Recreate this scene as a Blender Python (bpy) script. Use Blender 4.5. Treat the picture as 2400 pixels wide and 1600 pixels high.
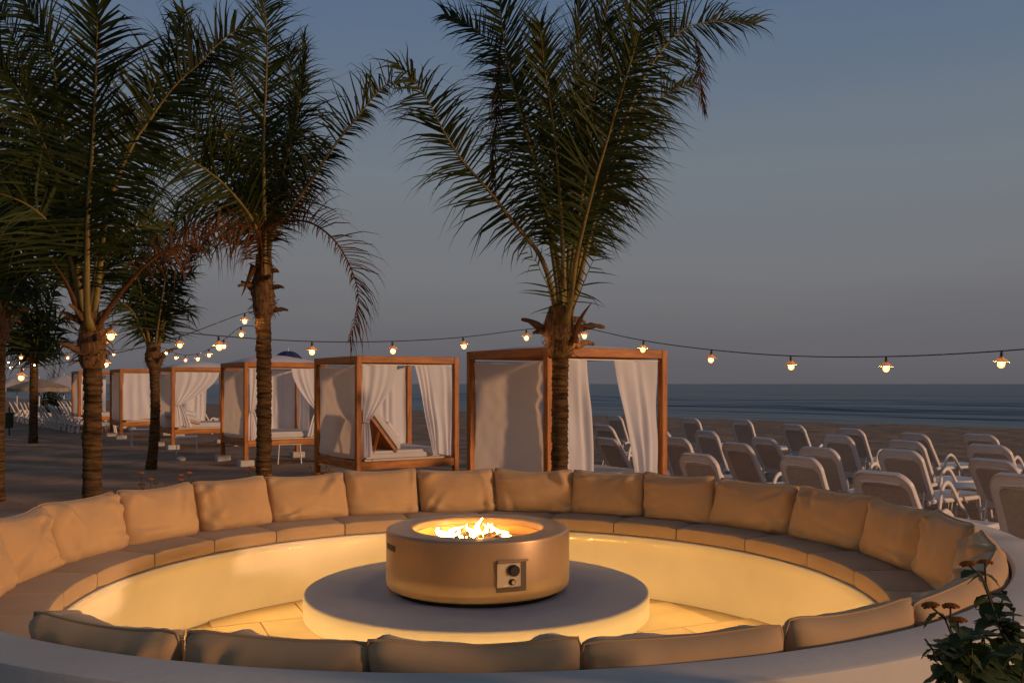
import bpy, bmesh, math, random
from mathutils import Vector, Matrix, noise
R = math.radians
random.seed(7)
scene = bpy.context.scene
COL = scene.collection
for o in list(bpy.data.objects): bpy.data.objects.remove(o)

# ------------------------------------------------------------------ camera, sky, exposure
CAMZ = 1.75
FPX = 2133.0            # focal length in pixels of the 2400 px wide picture (32 mm)
HOR = 899.0             # horizon row
cam = bpy.data.cameras.new('camera'); cam.lens = 32.0; cam.sensor_width = 36.0
cam.shift_y = (HOR - 800) / 2400.0; cam.clip_start = 0.05; cam.clip_end = 20000
co = bpy.data.objects.new('camera', cam); COL.objects.link(co)
co.location = (0, 0, CAMZ); co.rotation_euler = (R(90), 0, 0)
scene.camera = co

world = bpy.data.worlds.new('World'); scene.world = world; world.use_nodes = True
wn = world.node_tree; wn.nodes.clear()
w_out = wn.nodes.new('ShaderNodeOutputWorld'); w_bg = wn.nodes.new('ShaderNodeBackground')
w_sky = wn.nodes.new('ShaderNodeTexSky'); w_sky.sky_type = 'NISHITA'; w_sky.sun_disc = False
w_sky.sun_elevation = R(1.0); w_sky.sun_rotation = R(200); w_sky.air_density = 1.0; w_sky.dust_density = 2.0; w_sky.ozone_density = 2.5
w_tc = wn.nodes.new('ShaderNodeTexCoord'); w_sep = wn.nodes.new('ShaderNodeSeparateXYZ')
w_ramp = wn.nodes.new('ShaderNodeValToRGB'); w_mix = wn.nodes.new('ShaderNodeMix'); w_mix.data_type = 'RGBA'
w_nz = wn.nodes.new('ShaderNodeTexNoise'); w_nz.inputs['Scale'].default_value = 2.2; w_nz.inputs['Detail'].default_value = 3
w_map = wn.nodes.new('ShaderNodeMapping'); w_map.inputs['Scale'].default_value = (1, 1, 9)
w_ma = wn.nodes.new('ShaderNodeMath'); w_ma.operation = 'MULTIPLY_ADD'
w_ma.inputs[1].default_value = 0.075; w_ma.inputs[2].default_value = -0.0375
w_add = wn.nodes.new('ShaderNodeMath'); w_add.operation = 'ADD'
r = w_ramp.color_ramp
SKY = [(0.0, (.118, .112, .126)), (.05, (.140, .135, .147)), (.12, (.176, .178, .188)), (.22, (.172, .198, .226)), (.40, (.098, .153, .248)), (.70, (.070, .100, .155)), (1.0, (.056, .082, .130))]
while len(r.elements) < len(SKY): r.elements.new(.5)
for e, (p, c) in zip(r.elements, SKY): e.position = p; e.color = (*c, 1)
L = wn.links.new
L(w_tc.outputs['Generated'], w_sep.inputs[0]); L(w_tc.outputs['Generated'], w_map.inputs[0])
L(w_map.outputs[0], w_nz.inputs['Vector']); L(w_nz.outputs['Fac'], w_ma.inputs[0])
L(w_sep.outputs['Z'], w_add.inputs[0]); L(w_ma.outputs[0], w_add.inputs[1]); L(w_add.outputs[0], w_ramp.inputs[0])
w_sc = wn.nodes.new('ShaderNodeVectorMath'); w_sc.operation = 'SCALE'; w_sc.inputs['Scale'].default_value = 0.06
L(w_sky.outputs[0], w_sc.inputs[0])
w_mix.inputs[0].default_value = 0.03
L(w_ramp.outputs[0], w_mix.inputs[6]); L(w_sc.outputs[0], w_mix.inputs[7])
L(w_mix.outputs[2], w_bg.inputs['Color']); w_bg.inputs['Strength'].default_value = 1.0
L(w_bg.outputs[0], w_out.inputs[0])

sun_d = bpy.data.lights.new('sun', 'SUN'); sun_d.energy = 2.1; sun_d.color = (1.0, .60, .34); sun_d.angle = R(4.0)
sun = bpy.data.objects.new('sun', sun_d); COL.objects.link(sun)
SUN_EL, SUN_AZ = R(9.0), R(-24)                       # low afterglow from behind the viewer's right shoulder
sdir = Vector((math.cos(SUN_EL) * math.cos(SUN_AZ), math.cos(SUN_EL) * math.sin(SUN_AZ), math.sin(SUN_EL)))
sun.rotation_euler = sdir.to_track_quat('Z', 'Y').to_euler()
w_sky.sun_elevation = SUN_EL; w_sky.sun_rotation = math.pi / 2 - SUN_AZ

vs = scene.view_settings; vs.view_transform = 'Standard'; vs.look = 'None'; vs.exposure = 0.0; vs.gamma = 1.0; vs.use_curve_mapping = False
cy = scene.cycles
cy.use_denoising = True; cy.max_bounces = 6; cy.diffuse_bounces = 4; cy.glossy_bounces = 3; cy.transparent_max_bounces = 8
cy.sample_clamp_indirect = 4.0; cy.use_light_tree = True; cy.caustics_reflective = False; cy.caustics_refractive = False

# ------------------------------------------------------------------ helpers
def px(x, y, Y):
    """world point seen at picture position (x, y), Y metres away"""
    return Vector(((x - 1200) / FPX * Y, Y, CAMZ + (HOR - y) / FPX * Y))
def zpx(y, Y): return CAMZ + (HOR - y) / FPX * Y

class MB:
    def __init__(s): s.v = []; s.f = []; s.uv = None
    def add(s, vs_, fs):
        n = len(s.v); s.v += [tuple(p) for p in vs_]; s.f += [tuple(i + n for i in f) for f in fs]; return s
    def box(s, c, d, rot=None, ch=0.0):
        """box of size d round c, its edges chamfered by ch"""
        hx, hy, hz = d[0] / 2, d[1] / 2, d[2] / 2
        if ch <= 0:
            vs_ = [Vector((x, y, z)) for z in (-hz, hz) for y in (-hy, hy) for x in (-hx, hx)]
            fs = [(0, 2, 3, 1), (4, 5, 7, 6), (0, 1, 5, 4), (2, 6, 7, 3), (0, 4, 6, 2), (1, 3, 7, 5)]
        else:
            bm = bmesh.new(); bmesh.ops.create_cube(bm, size=1)
            for v in bm.verts: v.co = Vector((v.co.x * d[0], v.co.y * d[1], v.co.z * d[2]))
            bmesh.ops.bevel(bm, geom=list(bm.edges), offset=ch, segments=1, affect='EDGES')
            bm.verts.index_update()
            vs_ = [v.co.copy() for v in bm.verts]; fs = [tuple(v.index for v in f.verts) for f in bm.faces]; bm.free()
        M = rot if rot else Matrix.Identity(3)
        return s.add([M @ v + Vector(c) for v in vs_], fs)
    def tube(s, pts, rad, seg=8, cap=True, flat=1.0):
        pts = [Vector(p) for p in pts]; n = len(pts)
        if not hasattr(rad, '__len__'): rad = [rad] * n
        ref = None; vs_ = []; fs = []
        for i, p in enumerate(pts):
            t = (pts[min(i + 1, n - 1)] - pts[max(i - 1, 0)]).normalized()
            if ref is None:
                ref = Vector((0, 0, 1)) if abs(t.z) < .9 else Vector((1, 0, 0))
            a = (ref - t * ref.dot(t)).normalized(); b = t.cross(a); ref = a
            for k in range(seg):
                th = 2 * math.pi * k / seg
                vs_.append(p + (a * math.cos(th) + b * math.sin(th) * flat) * rad[i])
        for i in range(n - 1):
            for k in range(seg):
                k2 = (k + 1) % seg
                fs.append((i * seg + k, i * seg + k2, (i + 1) * seg + k2, (i + 1) * seg + k))
        if cap:
            fs.append(tuple(range(seg - 1, -1, -1))); fs.append(tuple((n - 1) * seg + k for k in range(seg)))
        return s.add(vs_, fs)
    def lathe(s, prof, seg=48, c=(0, 0, 0), closed=False):
        """profile of (radius, z) turned round the z axis; closed joins its ends"""
        c = Vector(c); n = len(prof); vs_ = []; fs = []
        for (rr, z) in prof:
            for k in range(seg):
                th = 2 * math.pi * k / seg
                vs_.append(c + Vector((rr * math.cos(th), rr * math.sin(th), z)))
        for i in range(n if closed else n - 1):
            j = (i + 1) % n
            for k in range(seg):
                k2 = (k + 1) % seg
                fs.append((i * seg + k, i * seg + k2, j * seg + k2, j * seg + k))
        return s.add(vs_, fs)
    def grid(s, nu, nv, fn):
        vs_ = [fn(i / nu, j / nv) for j in range(nv + 1) for i in range(nu + 1)]
        fs = [(j * (nu + 1) + i, j * (nu + 1) + i + 1, (j + 1) * (nu + 1) + i + 1, (j + 1) * (nu + 1) + i) for j in range(nv) for i in range(nu)]
        return s.add(vs_, fs)
    def mesh(s, name, mat, smooth=True, angle=None):
        me = bpy.data.meshes.new(name); me.from_pydata(s.v, [], s.f); me.materials.append(mat)
        if smooth: me.polygons.foreach_set('use_smooth', [True] * len(me.polygons))
        me.update()
        if angle is not None: me.set_sharp_from_angle(angle=R(angle))
        return me
    def build(s, name, mat, parent=None, smooth=True, angle=35, loc=None):
        return link(name, s.mesh(name, mat, smooth, angle if smooth else None), parent, loc)

def link(name, me, parent=None, loc=None):
    o = bpy.data.objects.new(name, me); COL.objects.link(o)
    if parent: o.parent = parent
    if loc is not None: o.location = loc
    return o
def tag(o, label, cat=None, group=None, kind=None):
    if label: o['label'] = label
    if cat: o['category'] = cat
    if group: o['group'] = group
    if kind: o['kind'] = kind
    return o
def thing(name, label, cat, loc=(0, 0, 0), rz=0.0, group=None):
    o = bpy.data.objects.new(name, None); COL.objects.link(o); o.empty_display_size = .1
    o.location = loc; o.rotation_euler = (0, 0, rz)
    return tag(o, label, cat, group)
def dup(o, loc=None, rz=None, label=None, group=None, parent=None):
    c = o.copy(); COL.objects.link(c)
    if parent: c.parent = parent
    if loc is not None: c.location = loc
    if rz is not None: c.rotation_euler = (0, 0, rz)
    if label: c['label'] = label
    if group: c['group'] = group
    for ch in list(o.children): dup(ch, parent=c)
    return c
def spline(pts, n):
    """Catmull-Rom curve through pts sampled n+1 times, evenly along its length"""
    P = [Vector(p) for p in pts]; P = [P[0] * 2 - P[1]] + P + [P[-1] * 2 - P[-2]]; raw = []
    for i in range(1, len(P) - 2):
        for k in range(12):
            t = k / 12; a, b, c, d = P[i - 1], P[i], P[i + 1], P[i + 2]
            raw.append(.5 * ((2 * b) + (c - a) * t + (2 * a - 5 * b + 4 * c - d) * t * t + (3 * b - a - 3 * c + d) * t ** 3))
    raw.append(P[-2].copy()); acc = [0]
    for a, b in zip(raw, raw[1:]): acc.append(acc[-1] + (b - a).length)
    out = []; j = 0
    for k in range(n + 1):
        d = acc[-1] * k / n
        while j < len(raw) - 2 and acc[j + 1] < d: j += 1
        q = (d - acc[j]) / max(acc[j + 1] - acc[j], 1e-9); out.append(raw[j].lerp(raw[j + 1], min(q, 1)))
    return out
def nz(x, y=0, z=0): return noise.noise(Vector((x, y, z)))

# ------------------------------------------------------------------ materials
def material(name, col, rough=.7, var=0.0, vscale=6.0, bump=0.0, bscale=40.0, spec=.4, metal=0.0, stretch=None, trans=0.0, alpha=1.0, col2=None, detail=5.0, sheen=0.0, bdist=.01):
    m = bpy.data.materials.new(name); m.use_nodes = True; nt = m.node_tree; b = nt.nodes['Principled BSDF']
    b.inputs['Base Color'].default_value = (*col, 1); b.inputs['Roughness'].default_value = rough
    b.inputs['Specular IOR Level'].default_value = spec; b.inputs['Metallic'].default_value = metal
    if sheen: b.inputs['Sheen Weight'].default_value = sheen
    tc = nt.nodes.new('ShaderNodeTexCoord'); mp = nt.nodes.new('ShaderNodeMapping'); nt.links.new(tc.outputs['Object'], mp.inputs[0])
    if stretch: mp.inputs['Scale'].default_value = stretch
    if var or col2:
        n1 = nt.nodes.new('ShaderNodeTexNoise'); n1.inputs['Scale'].default_value = vscale; n1.inputs['Detail'].default_value = detail
        nt.links.new(mp.outputs[0], n1.inputs['Vector'])
        rp = nt.nodes.new('ShaderNodeValToRGB'); rp.color_ramp.elements[0].position = .3; rp.color_ramp.elements[1].position = .7
        c0 = tuple(max(0, c * (1 - var)) for c in col); c1 = col2 if col2 else tuple(min(1, c * (1 + var)) for c in col)
        rp.color_ramp.elements[0].color = (*c0, 1); rp.color_ramp.elements[1].color = (*c1, 1)
        nt.links.new(n1.outputs['Fac'], rp.inputs[0]); nt.links.new(rp.outputs[0], b.inputs['Base Color'])
    if bump:
        n2 = nt.nodes.new('ShaderNodeTexNoise'); n2.inputs['Scale'].default_value = bscale; n2.inputs['Detail'].default_value = 6
        nt.links.new(mp.outputs[0], n2.inputs['Vector'])
        bp = nt.nodes.new('ShaderNodeBump'); bp.inputs['Strength'].default_value = bump; bp.inputs['Distance'].default_value = bdist
        nt.links.new(n2.outputs['Fac'], bp.inputs['Height']); nt.links.new(bp.outputs[0], b.inputs['Normal'])
    out = nt.nodes['Material Output']; sh = b.outputs[0]
    if trans:
        tr = nt.nodes.new('ShaderNodeBsdfTranslucent'); tr.inputs[0].default_value = (*[min(1, c * 1.1) for c in col], 1)
        mx = nt.nodes.new('ShaderNodeMixShader'); mx.inputs[0].default_value = trans
        nt.links.new(sh, mx.inputs[1]); nt.links.new(tr.outputs[0], mx.inputs[2]); sh = mx.outputs[0]
    if alpha < 1:
        tp = nt.nodes.new('ShaderNodeBsdfTransparent'); mx = nt.nodes.new('ShaderNodeMixShader'); mx.inputs[0].default_value = alpha
        nt.links.new(tp.outputs[0], mx.inputs[1]); nt.links.new(sh, mx.inputs[2]); sh = mx.outputs[0]
    nt.links.new(sh, out.inputs[0])
    return m
def emitter(name, col, strength):
    m = bpy.data.materials.new(name); m.use_nodes = True; nt = m.node_tree; nt.nodes.clear()
    e = nt.nodes.new('ShaderNodeEmission'); e.inputs[0].default_value = (*col, 1); e.inputs[1].default_value = strength
    o = nt.nodes.new('ShaderNodeOutputMaterial'); nt.links.new(e.outputs[0], o.inputs[0]); return m

M = {}
M['sand'] = material('sand', (.30, .20, .13), .95, .30, .9, 1.0, 5.0, spec=.15, detail=8, bdist=.03)
M['plaster'] = material('plaster', (.60, .545, .48), .8, .09, 1.6, .2, 26, spec=.2, detail=9, bdist=.006)
M['slab'] = material('slab', (.52, .475, .45), .75, .05, 3, .08, 80, spec=.25, bdist=.004)
M['tile'] = material('tile', (.37, .28, .19), .7, .14, 2.5, .1, 50, spec=.3, bdist=.004)
M['grout'] = material('grout', (.30, .225, .15), .9, .1, 9)
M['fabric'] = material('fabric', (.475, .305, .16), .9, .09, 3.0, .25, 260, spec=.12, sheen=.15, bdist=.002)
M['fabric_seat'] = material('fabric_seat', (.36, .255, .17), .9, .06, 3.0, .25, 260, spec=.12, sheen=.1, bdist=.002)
M['zip'] = material('zip', (.05, .035, .03), .6)
M['wood'] = material('wood', (.38, .112, .014), .5, .35, 3.0, .2, 30, spec=.3, stretch=(6, 6, 1.0), col2=(.56, .195, .028), bdist=.003)
M['wood_x'] = material('wood_x', (.38, .112, .014), .5, .35, 3.0, .2, 30, spec=.3, stretch=(1, 6, 6), col2=(.56, .195, .028), bdist=.003)
M['wood_y'] = material('wood_y', (.38, .112, .014), .5, .35, 3.0, .2, 30, spec=.3, stretch=(6, 1, 6), col2=(.56, .195, .028), bdist=.003)
M['canvas'] = material('canvas', (.86, .70, .56), .9, .06, 2.0, .2, 120, spec=.1, trans=.5, bdist=.003)
M['curtain'] = material('curtain', (.84, .81, .82), .9, .04, 2.0, .15, 120, spec=.1, trans=.3, bdist=.003)
M['mattress'] = material('mattress', (.60, .56, .53), .9, .05, 3.0, .2, 120, spec=.1, bdist=.003)
M['block'] = material('block', (.50, .46, .41), .9, .12, 6, .3, 40)
M['bark'] = material('bark', (.055, .028, .012), .9, .5, 6.0, 1.0, 20, spec=.12, stretch=(1, 1, 8), col2=(.175, .098, .042), bdist=.02)
M['sheath'] = material('sheath', (.10, .046, .018), .85, .5, 9.0, 1.0, 30, spec=.2, stretch=(5, 5, 1.0), col2=(.20, .11, .045), bdist=.01)
M['husk'] = material('husk', (.11, .06, .03), .9, .4, 9.0, .5, 30, spec=.15, trans=.1)
M['petiole'] = material('petiole', (.16, .105, .024), .55, .25, 4.0, .1, 40, spec=.3, col2=(.22, .165, .036))
M['leaf'] = material('leaf', (.014, .026, .005), .55, .4, 1.1, 0, spec=.16, trans=.14, col2=(.050, .066, .011))
M['leaf_dead'] = material('leaf_dead', (.085, .030, .010), .8, .35, 2.0, 0, spec=.12, trans=.15, col2=(.14, .058, .02))
M['plastic'] = material('plastic', (.76, .69, .64), .45, .05, 4, 0, spec=.4)
M['net'] = material('net', (.54, .45, .38), .8, .1, 30, 0, spec=.2, alpha=.88)
M['metal_white'] = material('metal_white', (.68, .66, .64), .4, 0, spec=.4)
M['concrete'] = material('concrete', (.40, .265, .15), .36, .16, 3.5, .10, 90, spec=.5, metal=.45, stretch=(1, 1, .35), detail=9, bdist=.002)
M['concrete_top'] = M['concrete']
M['steel'] = material('steel', (.55, .47, .38), .35, .08, 8, metal=.8)
M['bowl'] = material('bowl', (.62, .36, .13), .42, .12, 5, spec=.5, metal=.25)
M['rock'] = material('rock', (.07, .045, .03), .9, .4, 20, .8, 60)
M['panel_recess_shade'] = material('panel_recess_shade', (.10, .065, .04), .6)  # shade of the recess round the face plate, put into the colour
M['black'] = material('black', (.012, .011, .01), .5)
M['cable'] = material('cable', (.015, .014, .014), .6)
M['shade'] = material('shade', (.75, .55, .30), .45, 0, spec=.3, trans=.45)  # orange tint and translucency put the lamp's glow into the shade's colour
M['bulb'] = emitter('bulb', (1.0, .50, .17), 1500.0)
def halo_material():  # see-through glowing shell, added as an orange halo round each bulb
    m = bpy.data.materials.new('bulb_halo'); m.use_nodes = True; nt = m.node_tree; nt.nodes.clear()
    e = nt.nodes.new('ShaderNodeEmission'); e.inputs[0].default_value = (1, .42, .09, 1); e.inputs[1].default_value = 9.0
    t_ = nt.nodes.new('ShaderNodeBsdfTransparent'); mx = nt.nodes.new('ShaderNodeMixShader'); mx.inputs[0].default_value = .32
    nt.links.new(t_.outputs[0], mx.inputs[1]); nt.links.new(e.outputs[0], mx.inputs[2])
    o = nt.nodes.new('ShaderNodeOutputMaterial'); nt.links.new(mx.outputs[0], o.inputs[0]); return m
M['bulb_halo'] = halo_material()
M['led_bench'] = emitter('led_bench', (1.0, .57, .135), 1050.0)
M['led'] = emitter('led', (1.0, .53, .12), 40.0)
M['flame'] = emitter('flame', (1.0, .48, .11), 150.0)
M['lantana_leaf'] = material('lantana_leaf', (.045, .078, .018), .6, .4, 18, .5, 120, spec=.3, trans=.15, col2=(.08, .11, .028), bdist=.003)
M['lantana_stem'] = material('lantana_stem', (.06, .055, .025), .7, .2, 20)
M['lantana_flower'] = material('lantana_flower', (.55, .13, .02), .8, .3, 60, .8, 150, trans=.15, col2=(.62, .22, .03), bdist=.004)
M['seed_head'] = material('seed_head', (.04, .025, .012), .8, .3, 60)
M['navy'] = material('navy', (.02, .028, .11), .8, .1, 4)
M['thatch'] = material('thatch', (.30, .22, .15), .95, .25, 4.0, .6, 30, col2=(.36, .28, .2))
M['parasol_white'] = material('parasol_white', (.62, .56, .52), .9, .05, 3, trans=.2)
M['bush'] = material('bush', (.022, .032, .012), .7, .3, 3)
M['bin'] = material('bin', (.018, .025, .018), .5)
M['piping'] = material('piping', (.40, .265, .14), .9, .07, 8)
M['stone'] = material('stone', (.55, .5, .47), .8, .1, 10)

def sea_material():
    m = bpy.data.materials.new('sea'); m.use_nodes = True; nt = m.node_tree; b = nt.nodes['Principled BSDF']
    b.inputs['Base Color'].default_value = (.013, .028, .046, 1); b.inputs['Roughness'].default_value = .28
    b.inputs['IOR'].default_value = 1.333; b.inputs['Specular IOR Level'].default_value = .36
    tc = nt.nodes.new('ShaderNodeTexCoord'); mp = nt.nodes.new('ShaderNodeMapping'); mp.inputs['Rotation'].default_value = (0, 0, R(46))
    mp2 = nt.nodes.new('ShaderNodeMapping'); mp2.inputs['Scale'].default_value = (.16, 1.0, 1.0)
    nt.links.new(tc.outputs['Object'], mp.inputs[0]); nt.links.new(mp.outputs[0], mp2.inputs[0])
    prev = None
    for sc, st, di in ((.10, .8, 2.4), (.55, .8, .5)):
        n = nt.nodes.new('ShaderNodeTexNoise'); n.inputs['Scale'].default_value = sc; n.inputs['Detail'].default_value = 4
        nt.links.new(mp2.outputs[0], n.inputs['Vector'])
        bp = nt.nodes.new('ShaderNodeBump'); bp.inputs['Strength'].default_value = st; bp.inputs['Distance'].default_value = di
        nt.links.new(n.outputs['Fac'], bp.inputs['Height'])
        if prev: nt.links.new(prev, bp.inputs['Normal'])
        prev = bp.outputs[0]
    nt.links.new(prev, b.inputs['Normal'])
    return m
M['sea'] = sea_material()

# ------------------------------------------------------------------ sand and sea
SN = Vector((.694, .72, 0)); SW = Vector((-.72, .694, 0))       # towards the sea, along the shore
SHORE = 49.75; WATER = -.45
RC = Vector((-.19, 5.0, 0))                                       # centre of the round seating pit

def sand_z(x, y):
    s = x * SN.x + y * SN.y
    z = 0.0
    if s > 24:
        q = min((s - 24) / (SHORE - 24), 1.6); z = WATER * (q ** 1.3 if q < 1 else 1 + (q - 1) * 2.2)
    d = math.hypot(x, y)
    if d < 90:
        f = 1.0 if d < 60 else (90 - d) / 30
        z += f * (.045 * nz(x * .35, y * .35, 3) + .025 * nz(x * 1.3, y * 1.3, 7) + .020 * nz(x * 3.1, y * 3.1, 1))
        if 24 < s < 46: z += f * .05 * abs(nz(x * .9, y * .9, 5))
    return z
def sand_level(x, y): return sand_z(x, y)
def axis(lo, hi, step, far):
    a = [lo + step * i for i in range(int((hi - lo) / step) + 1)]
    k = step; p = a[-1]
    while p < far: k *= 1.35; p += k; a.append(p)
    k = step; p = a[0]
    while p > -far: k *= 1.35; p -= k; a.insert(0, p)
    return a
ax_ = axis(-26, 22, .22, 4000); ay_ = axis(-3, 44, .22, 4000)
b = MB(); nx = len(ax_)
b.add([(x, y, sand_z(x, y)) for y in ay_ for x in ax_], [(j * nx + i, j * nx + i + 1, (j + 1) * nx + i + 1, (j + 1) * nx + i) for j in range(len(ay_) - 1) for i in range(nx - 1)])
tag(b.build('sand', M['sand'], angle=None), None, kind='structure')

def sea_z(s, w):
    z = WATER
    if s < 400:
        f = 1 if s < 220 else (400 - s) / 180
        wob = 5 * nz(w * .012, 2.0) + 2.0 * nz(w * .05, 9.0)
        for c, wd, am, sd in ((62, 2.2, .10, 1), (70, 4.0, .75, 2), (86, 6.0, 1.15, 3), (116, 8, .6, 4), (150, 8, .32, 5), (195, 10, .3, 6)):
            a = am * max(0.0, .75 + .8 * nz(w * .018, sd * 7.3))
            d = (s - c - wob * (1 + .2 * sd)) / wd
            z += f * a * math.exp(-d * d * (1.0 if d < 0 else .4))
        z += f * .03 * nz(s * .3, w * .06, 4)
    return z
sa = [46 + .75 * i for i in range(240)]
k = .75
while sa[-1] < 9000: k *= 1.2; sa.append(sa[-1] + k)
wa = axis(-80, 200, 2.0, 9000)
b = MB(); nw = len(wa)
b.add([SN * s + SW * w + Vector((0, 0, sea_z(s, w))) for s in sa for w in wa], [(j * nw + i + 1, j * nw + i, (j + 1) * nw + i, (j + 1) * nw + i + 1) for j in range(len(sa) - 1) for i in range(nw - 1)])
tag(b.build('sea', M['sea'], angle=None), None, kind='structure')

# ------------------------------------------------------------------ round seating pit
Z_FLOOR, Z_SEAT, Z_LEDGE, Z_SLAB = .17, .713, .984, .64
R_WALL, R_IN, R_OUT = 2.13, 2.575, 2.77
bench = thing('ring_bench', 'round white plastered bench wall enclosing the sunken fire pit seating', 'bench', RC)
b = MB(); SG = 128
b.lathe([(R_WALL, .02), (R_WALL, Z_SEAT - .145), (R_WALL - .045, Z_SEAT - .145), (R_WALL - .045, Z_SEAT - .106), (R_WALL - .038, Z_SEAT - .10), (R_IN, Z_SEAT - .10),
         (R_IN, Z_LEDGE - .012), (R_IN + .012, Z_LEDGE), (R_OUT - .016, Z_LEDGE), (R_OUT - .004, Z_LEDGE - .006), (R_OUT, Z_LEDGE - .02), (R_OUT + .01, -.25)], SG)
b.build('wall', M['plaster'], bench, angle=40)

b = MB(); b.lathe([(R_WALL + .001, Z_SEAT - .1455), (R_WALL - .016, Z_SEAT - .1455), (R_WALL - .016, Z_SEAT - .153), (R_WALL + .001, Z_SEAT - .153)], SG); chan = b.build('light_channel', M['plaster'], bench, False)
b = MB(); b.lathe([(R_WALL - .0164, Z_SEAT - .1454), (R_WALL - .0164, Z_SEAT - .1486)], SG); tag(b.build('led_strip', M['led_bench'], chan), 'glowing warm light strip under the seat lip')
fl = MB(); fl.lathe([(2.3, .05), (2.3, Z_FLOOR - .012), (0.001, Z_FLOOR - .012)], 64)
floor = tag(fl.build('pit_floor', M['grout'], loc=RC), None, kind='structure')
t = MB(); TS = .62; t.box((0, 0, 0), (TS - .007, TS - .007, .03), ch=.0025); tme = t.mesh('tile', M['tile'], True, 30)
ca, sa_ = math.cos(R(24)), math.sin(R(24))
for i in range(-4, 5):
    for j in range(-4, 5):
        u = (i + .5 * (j % 2)) * TS; v = j * TS
        x, y = u * ca - v * sa_, u * sa_ + v * ca
        if math.hypot(x, y) < 2.2 and math.hypot(x, y) > .25:
            o = link('tile', tme, floor, (x, y, Z_FLOOR - .013 + random.uniform(-.0012, .0012))); o.rotation_euler = (0, 0, R(24))

slab = thing('round_platform', 'low round white floating slab in the middle of the seating pit', 'platform', RC)
b = MB(); b.lathe([(.001, Z_SLAB), (.922, Z_SLAB), (.930, Z_SLAB - .003), (.934, Z_SLAB - .01), (.934, Z_SLAB - .118), (.925, Z_SLAB - .127), (.001, Z_SLAB - .127)], 128)
b.build('slab', M['slab'], slab, angle=40)
b = MB(); b.lathe([(.62, Z_FLOOR - .02), (.62, Z_SLAB - .12)], 64); b.build('plinth', M['plaster'], slab)
b = MB(); b.lathe([(.865, Z_SLAB - .128), (.895, Z_SLAB - .128), (.895, Z_SLAB - .146), (.865, Z_SLAB - .146)], 48, closed=True)
tag(b.build('led_strip', M['led'], slab), 'glowing warm light strip under the slab')

# cushion boundaries, as angles round the pit (0 = towards the viewer, growing to the right)
def ang_far(xp, rr=2.36, z=.88):
    best = None
    for k in range(900, 2700):
        a = R(k / 10); Y = RC.y - rr * math.cos(a); X = RC.x + rr * math.sin(a)
        e = abs(1200 + X / Y * FPX - xp)
        if best is None or e < best[0]: best = (e, k / 10)
    return best[1]
bd = [ang_far(x * 1.0204) for x in (150, 312, 471, 630, 803, 965, 1135, 1308, 1470, 1626, 1800, 1960, 2098)]
bd = sorted(bd)
far_step = 13.8
left_a = bd[-1]; right_a = bd[0]
near = [-31.8, -17.9, -4.85, 8.8, 23.4]
# fill in the right and left flanks evenly
nr = round((right_a - near[-1]) / 13.8); flank_r = [near[-1] + (right_a - near[-1]) * i / nr for i in range(1, nr)]
la = near[0] + 360; nl = round((la - left_a) / 13.8); flank_l = [left_a + (la - left_a) * i / nl for i in range(1, nl)]
bounds = near + flank_r + bd + flank_l          # increasing angles, closes at near[0] + 360
bounds.append(near[0] + 360)

def ring_pt(a, rr, z): return Vector((RC.x + rr * math.sin(R(a)), RC.y - rr * math.cos(R(a)), z))

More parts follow.
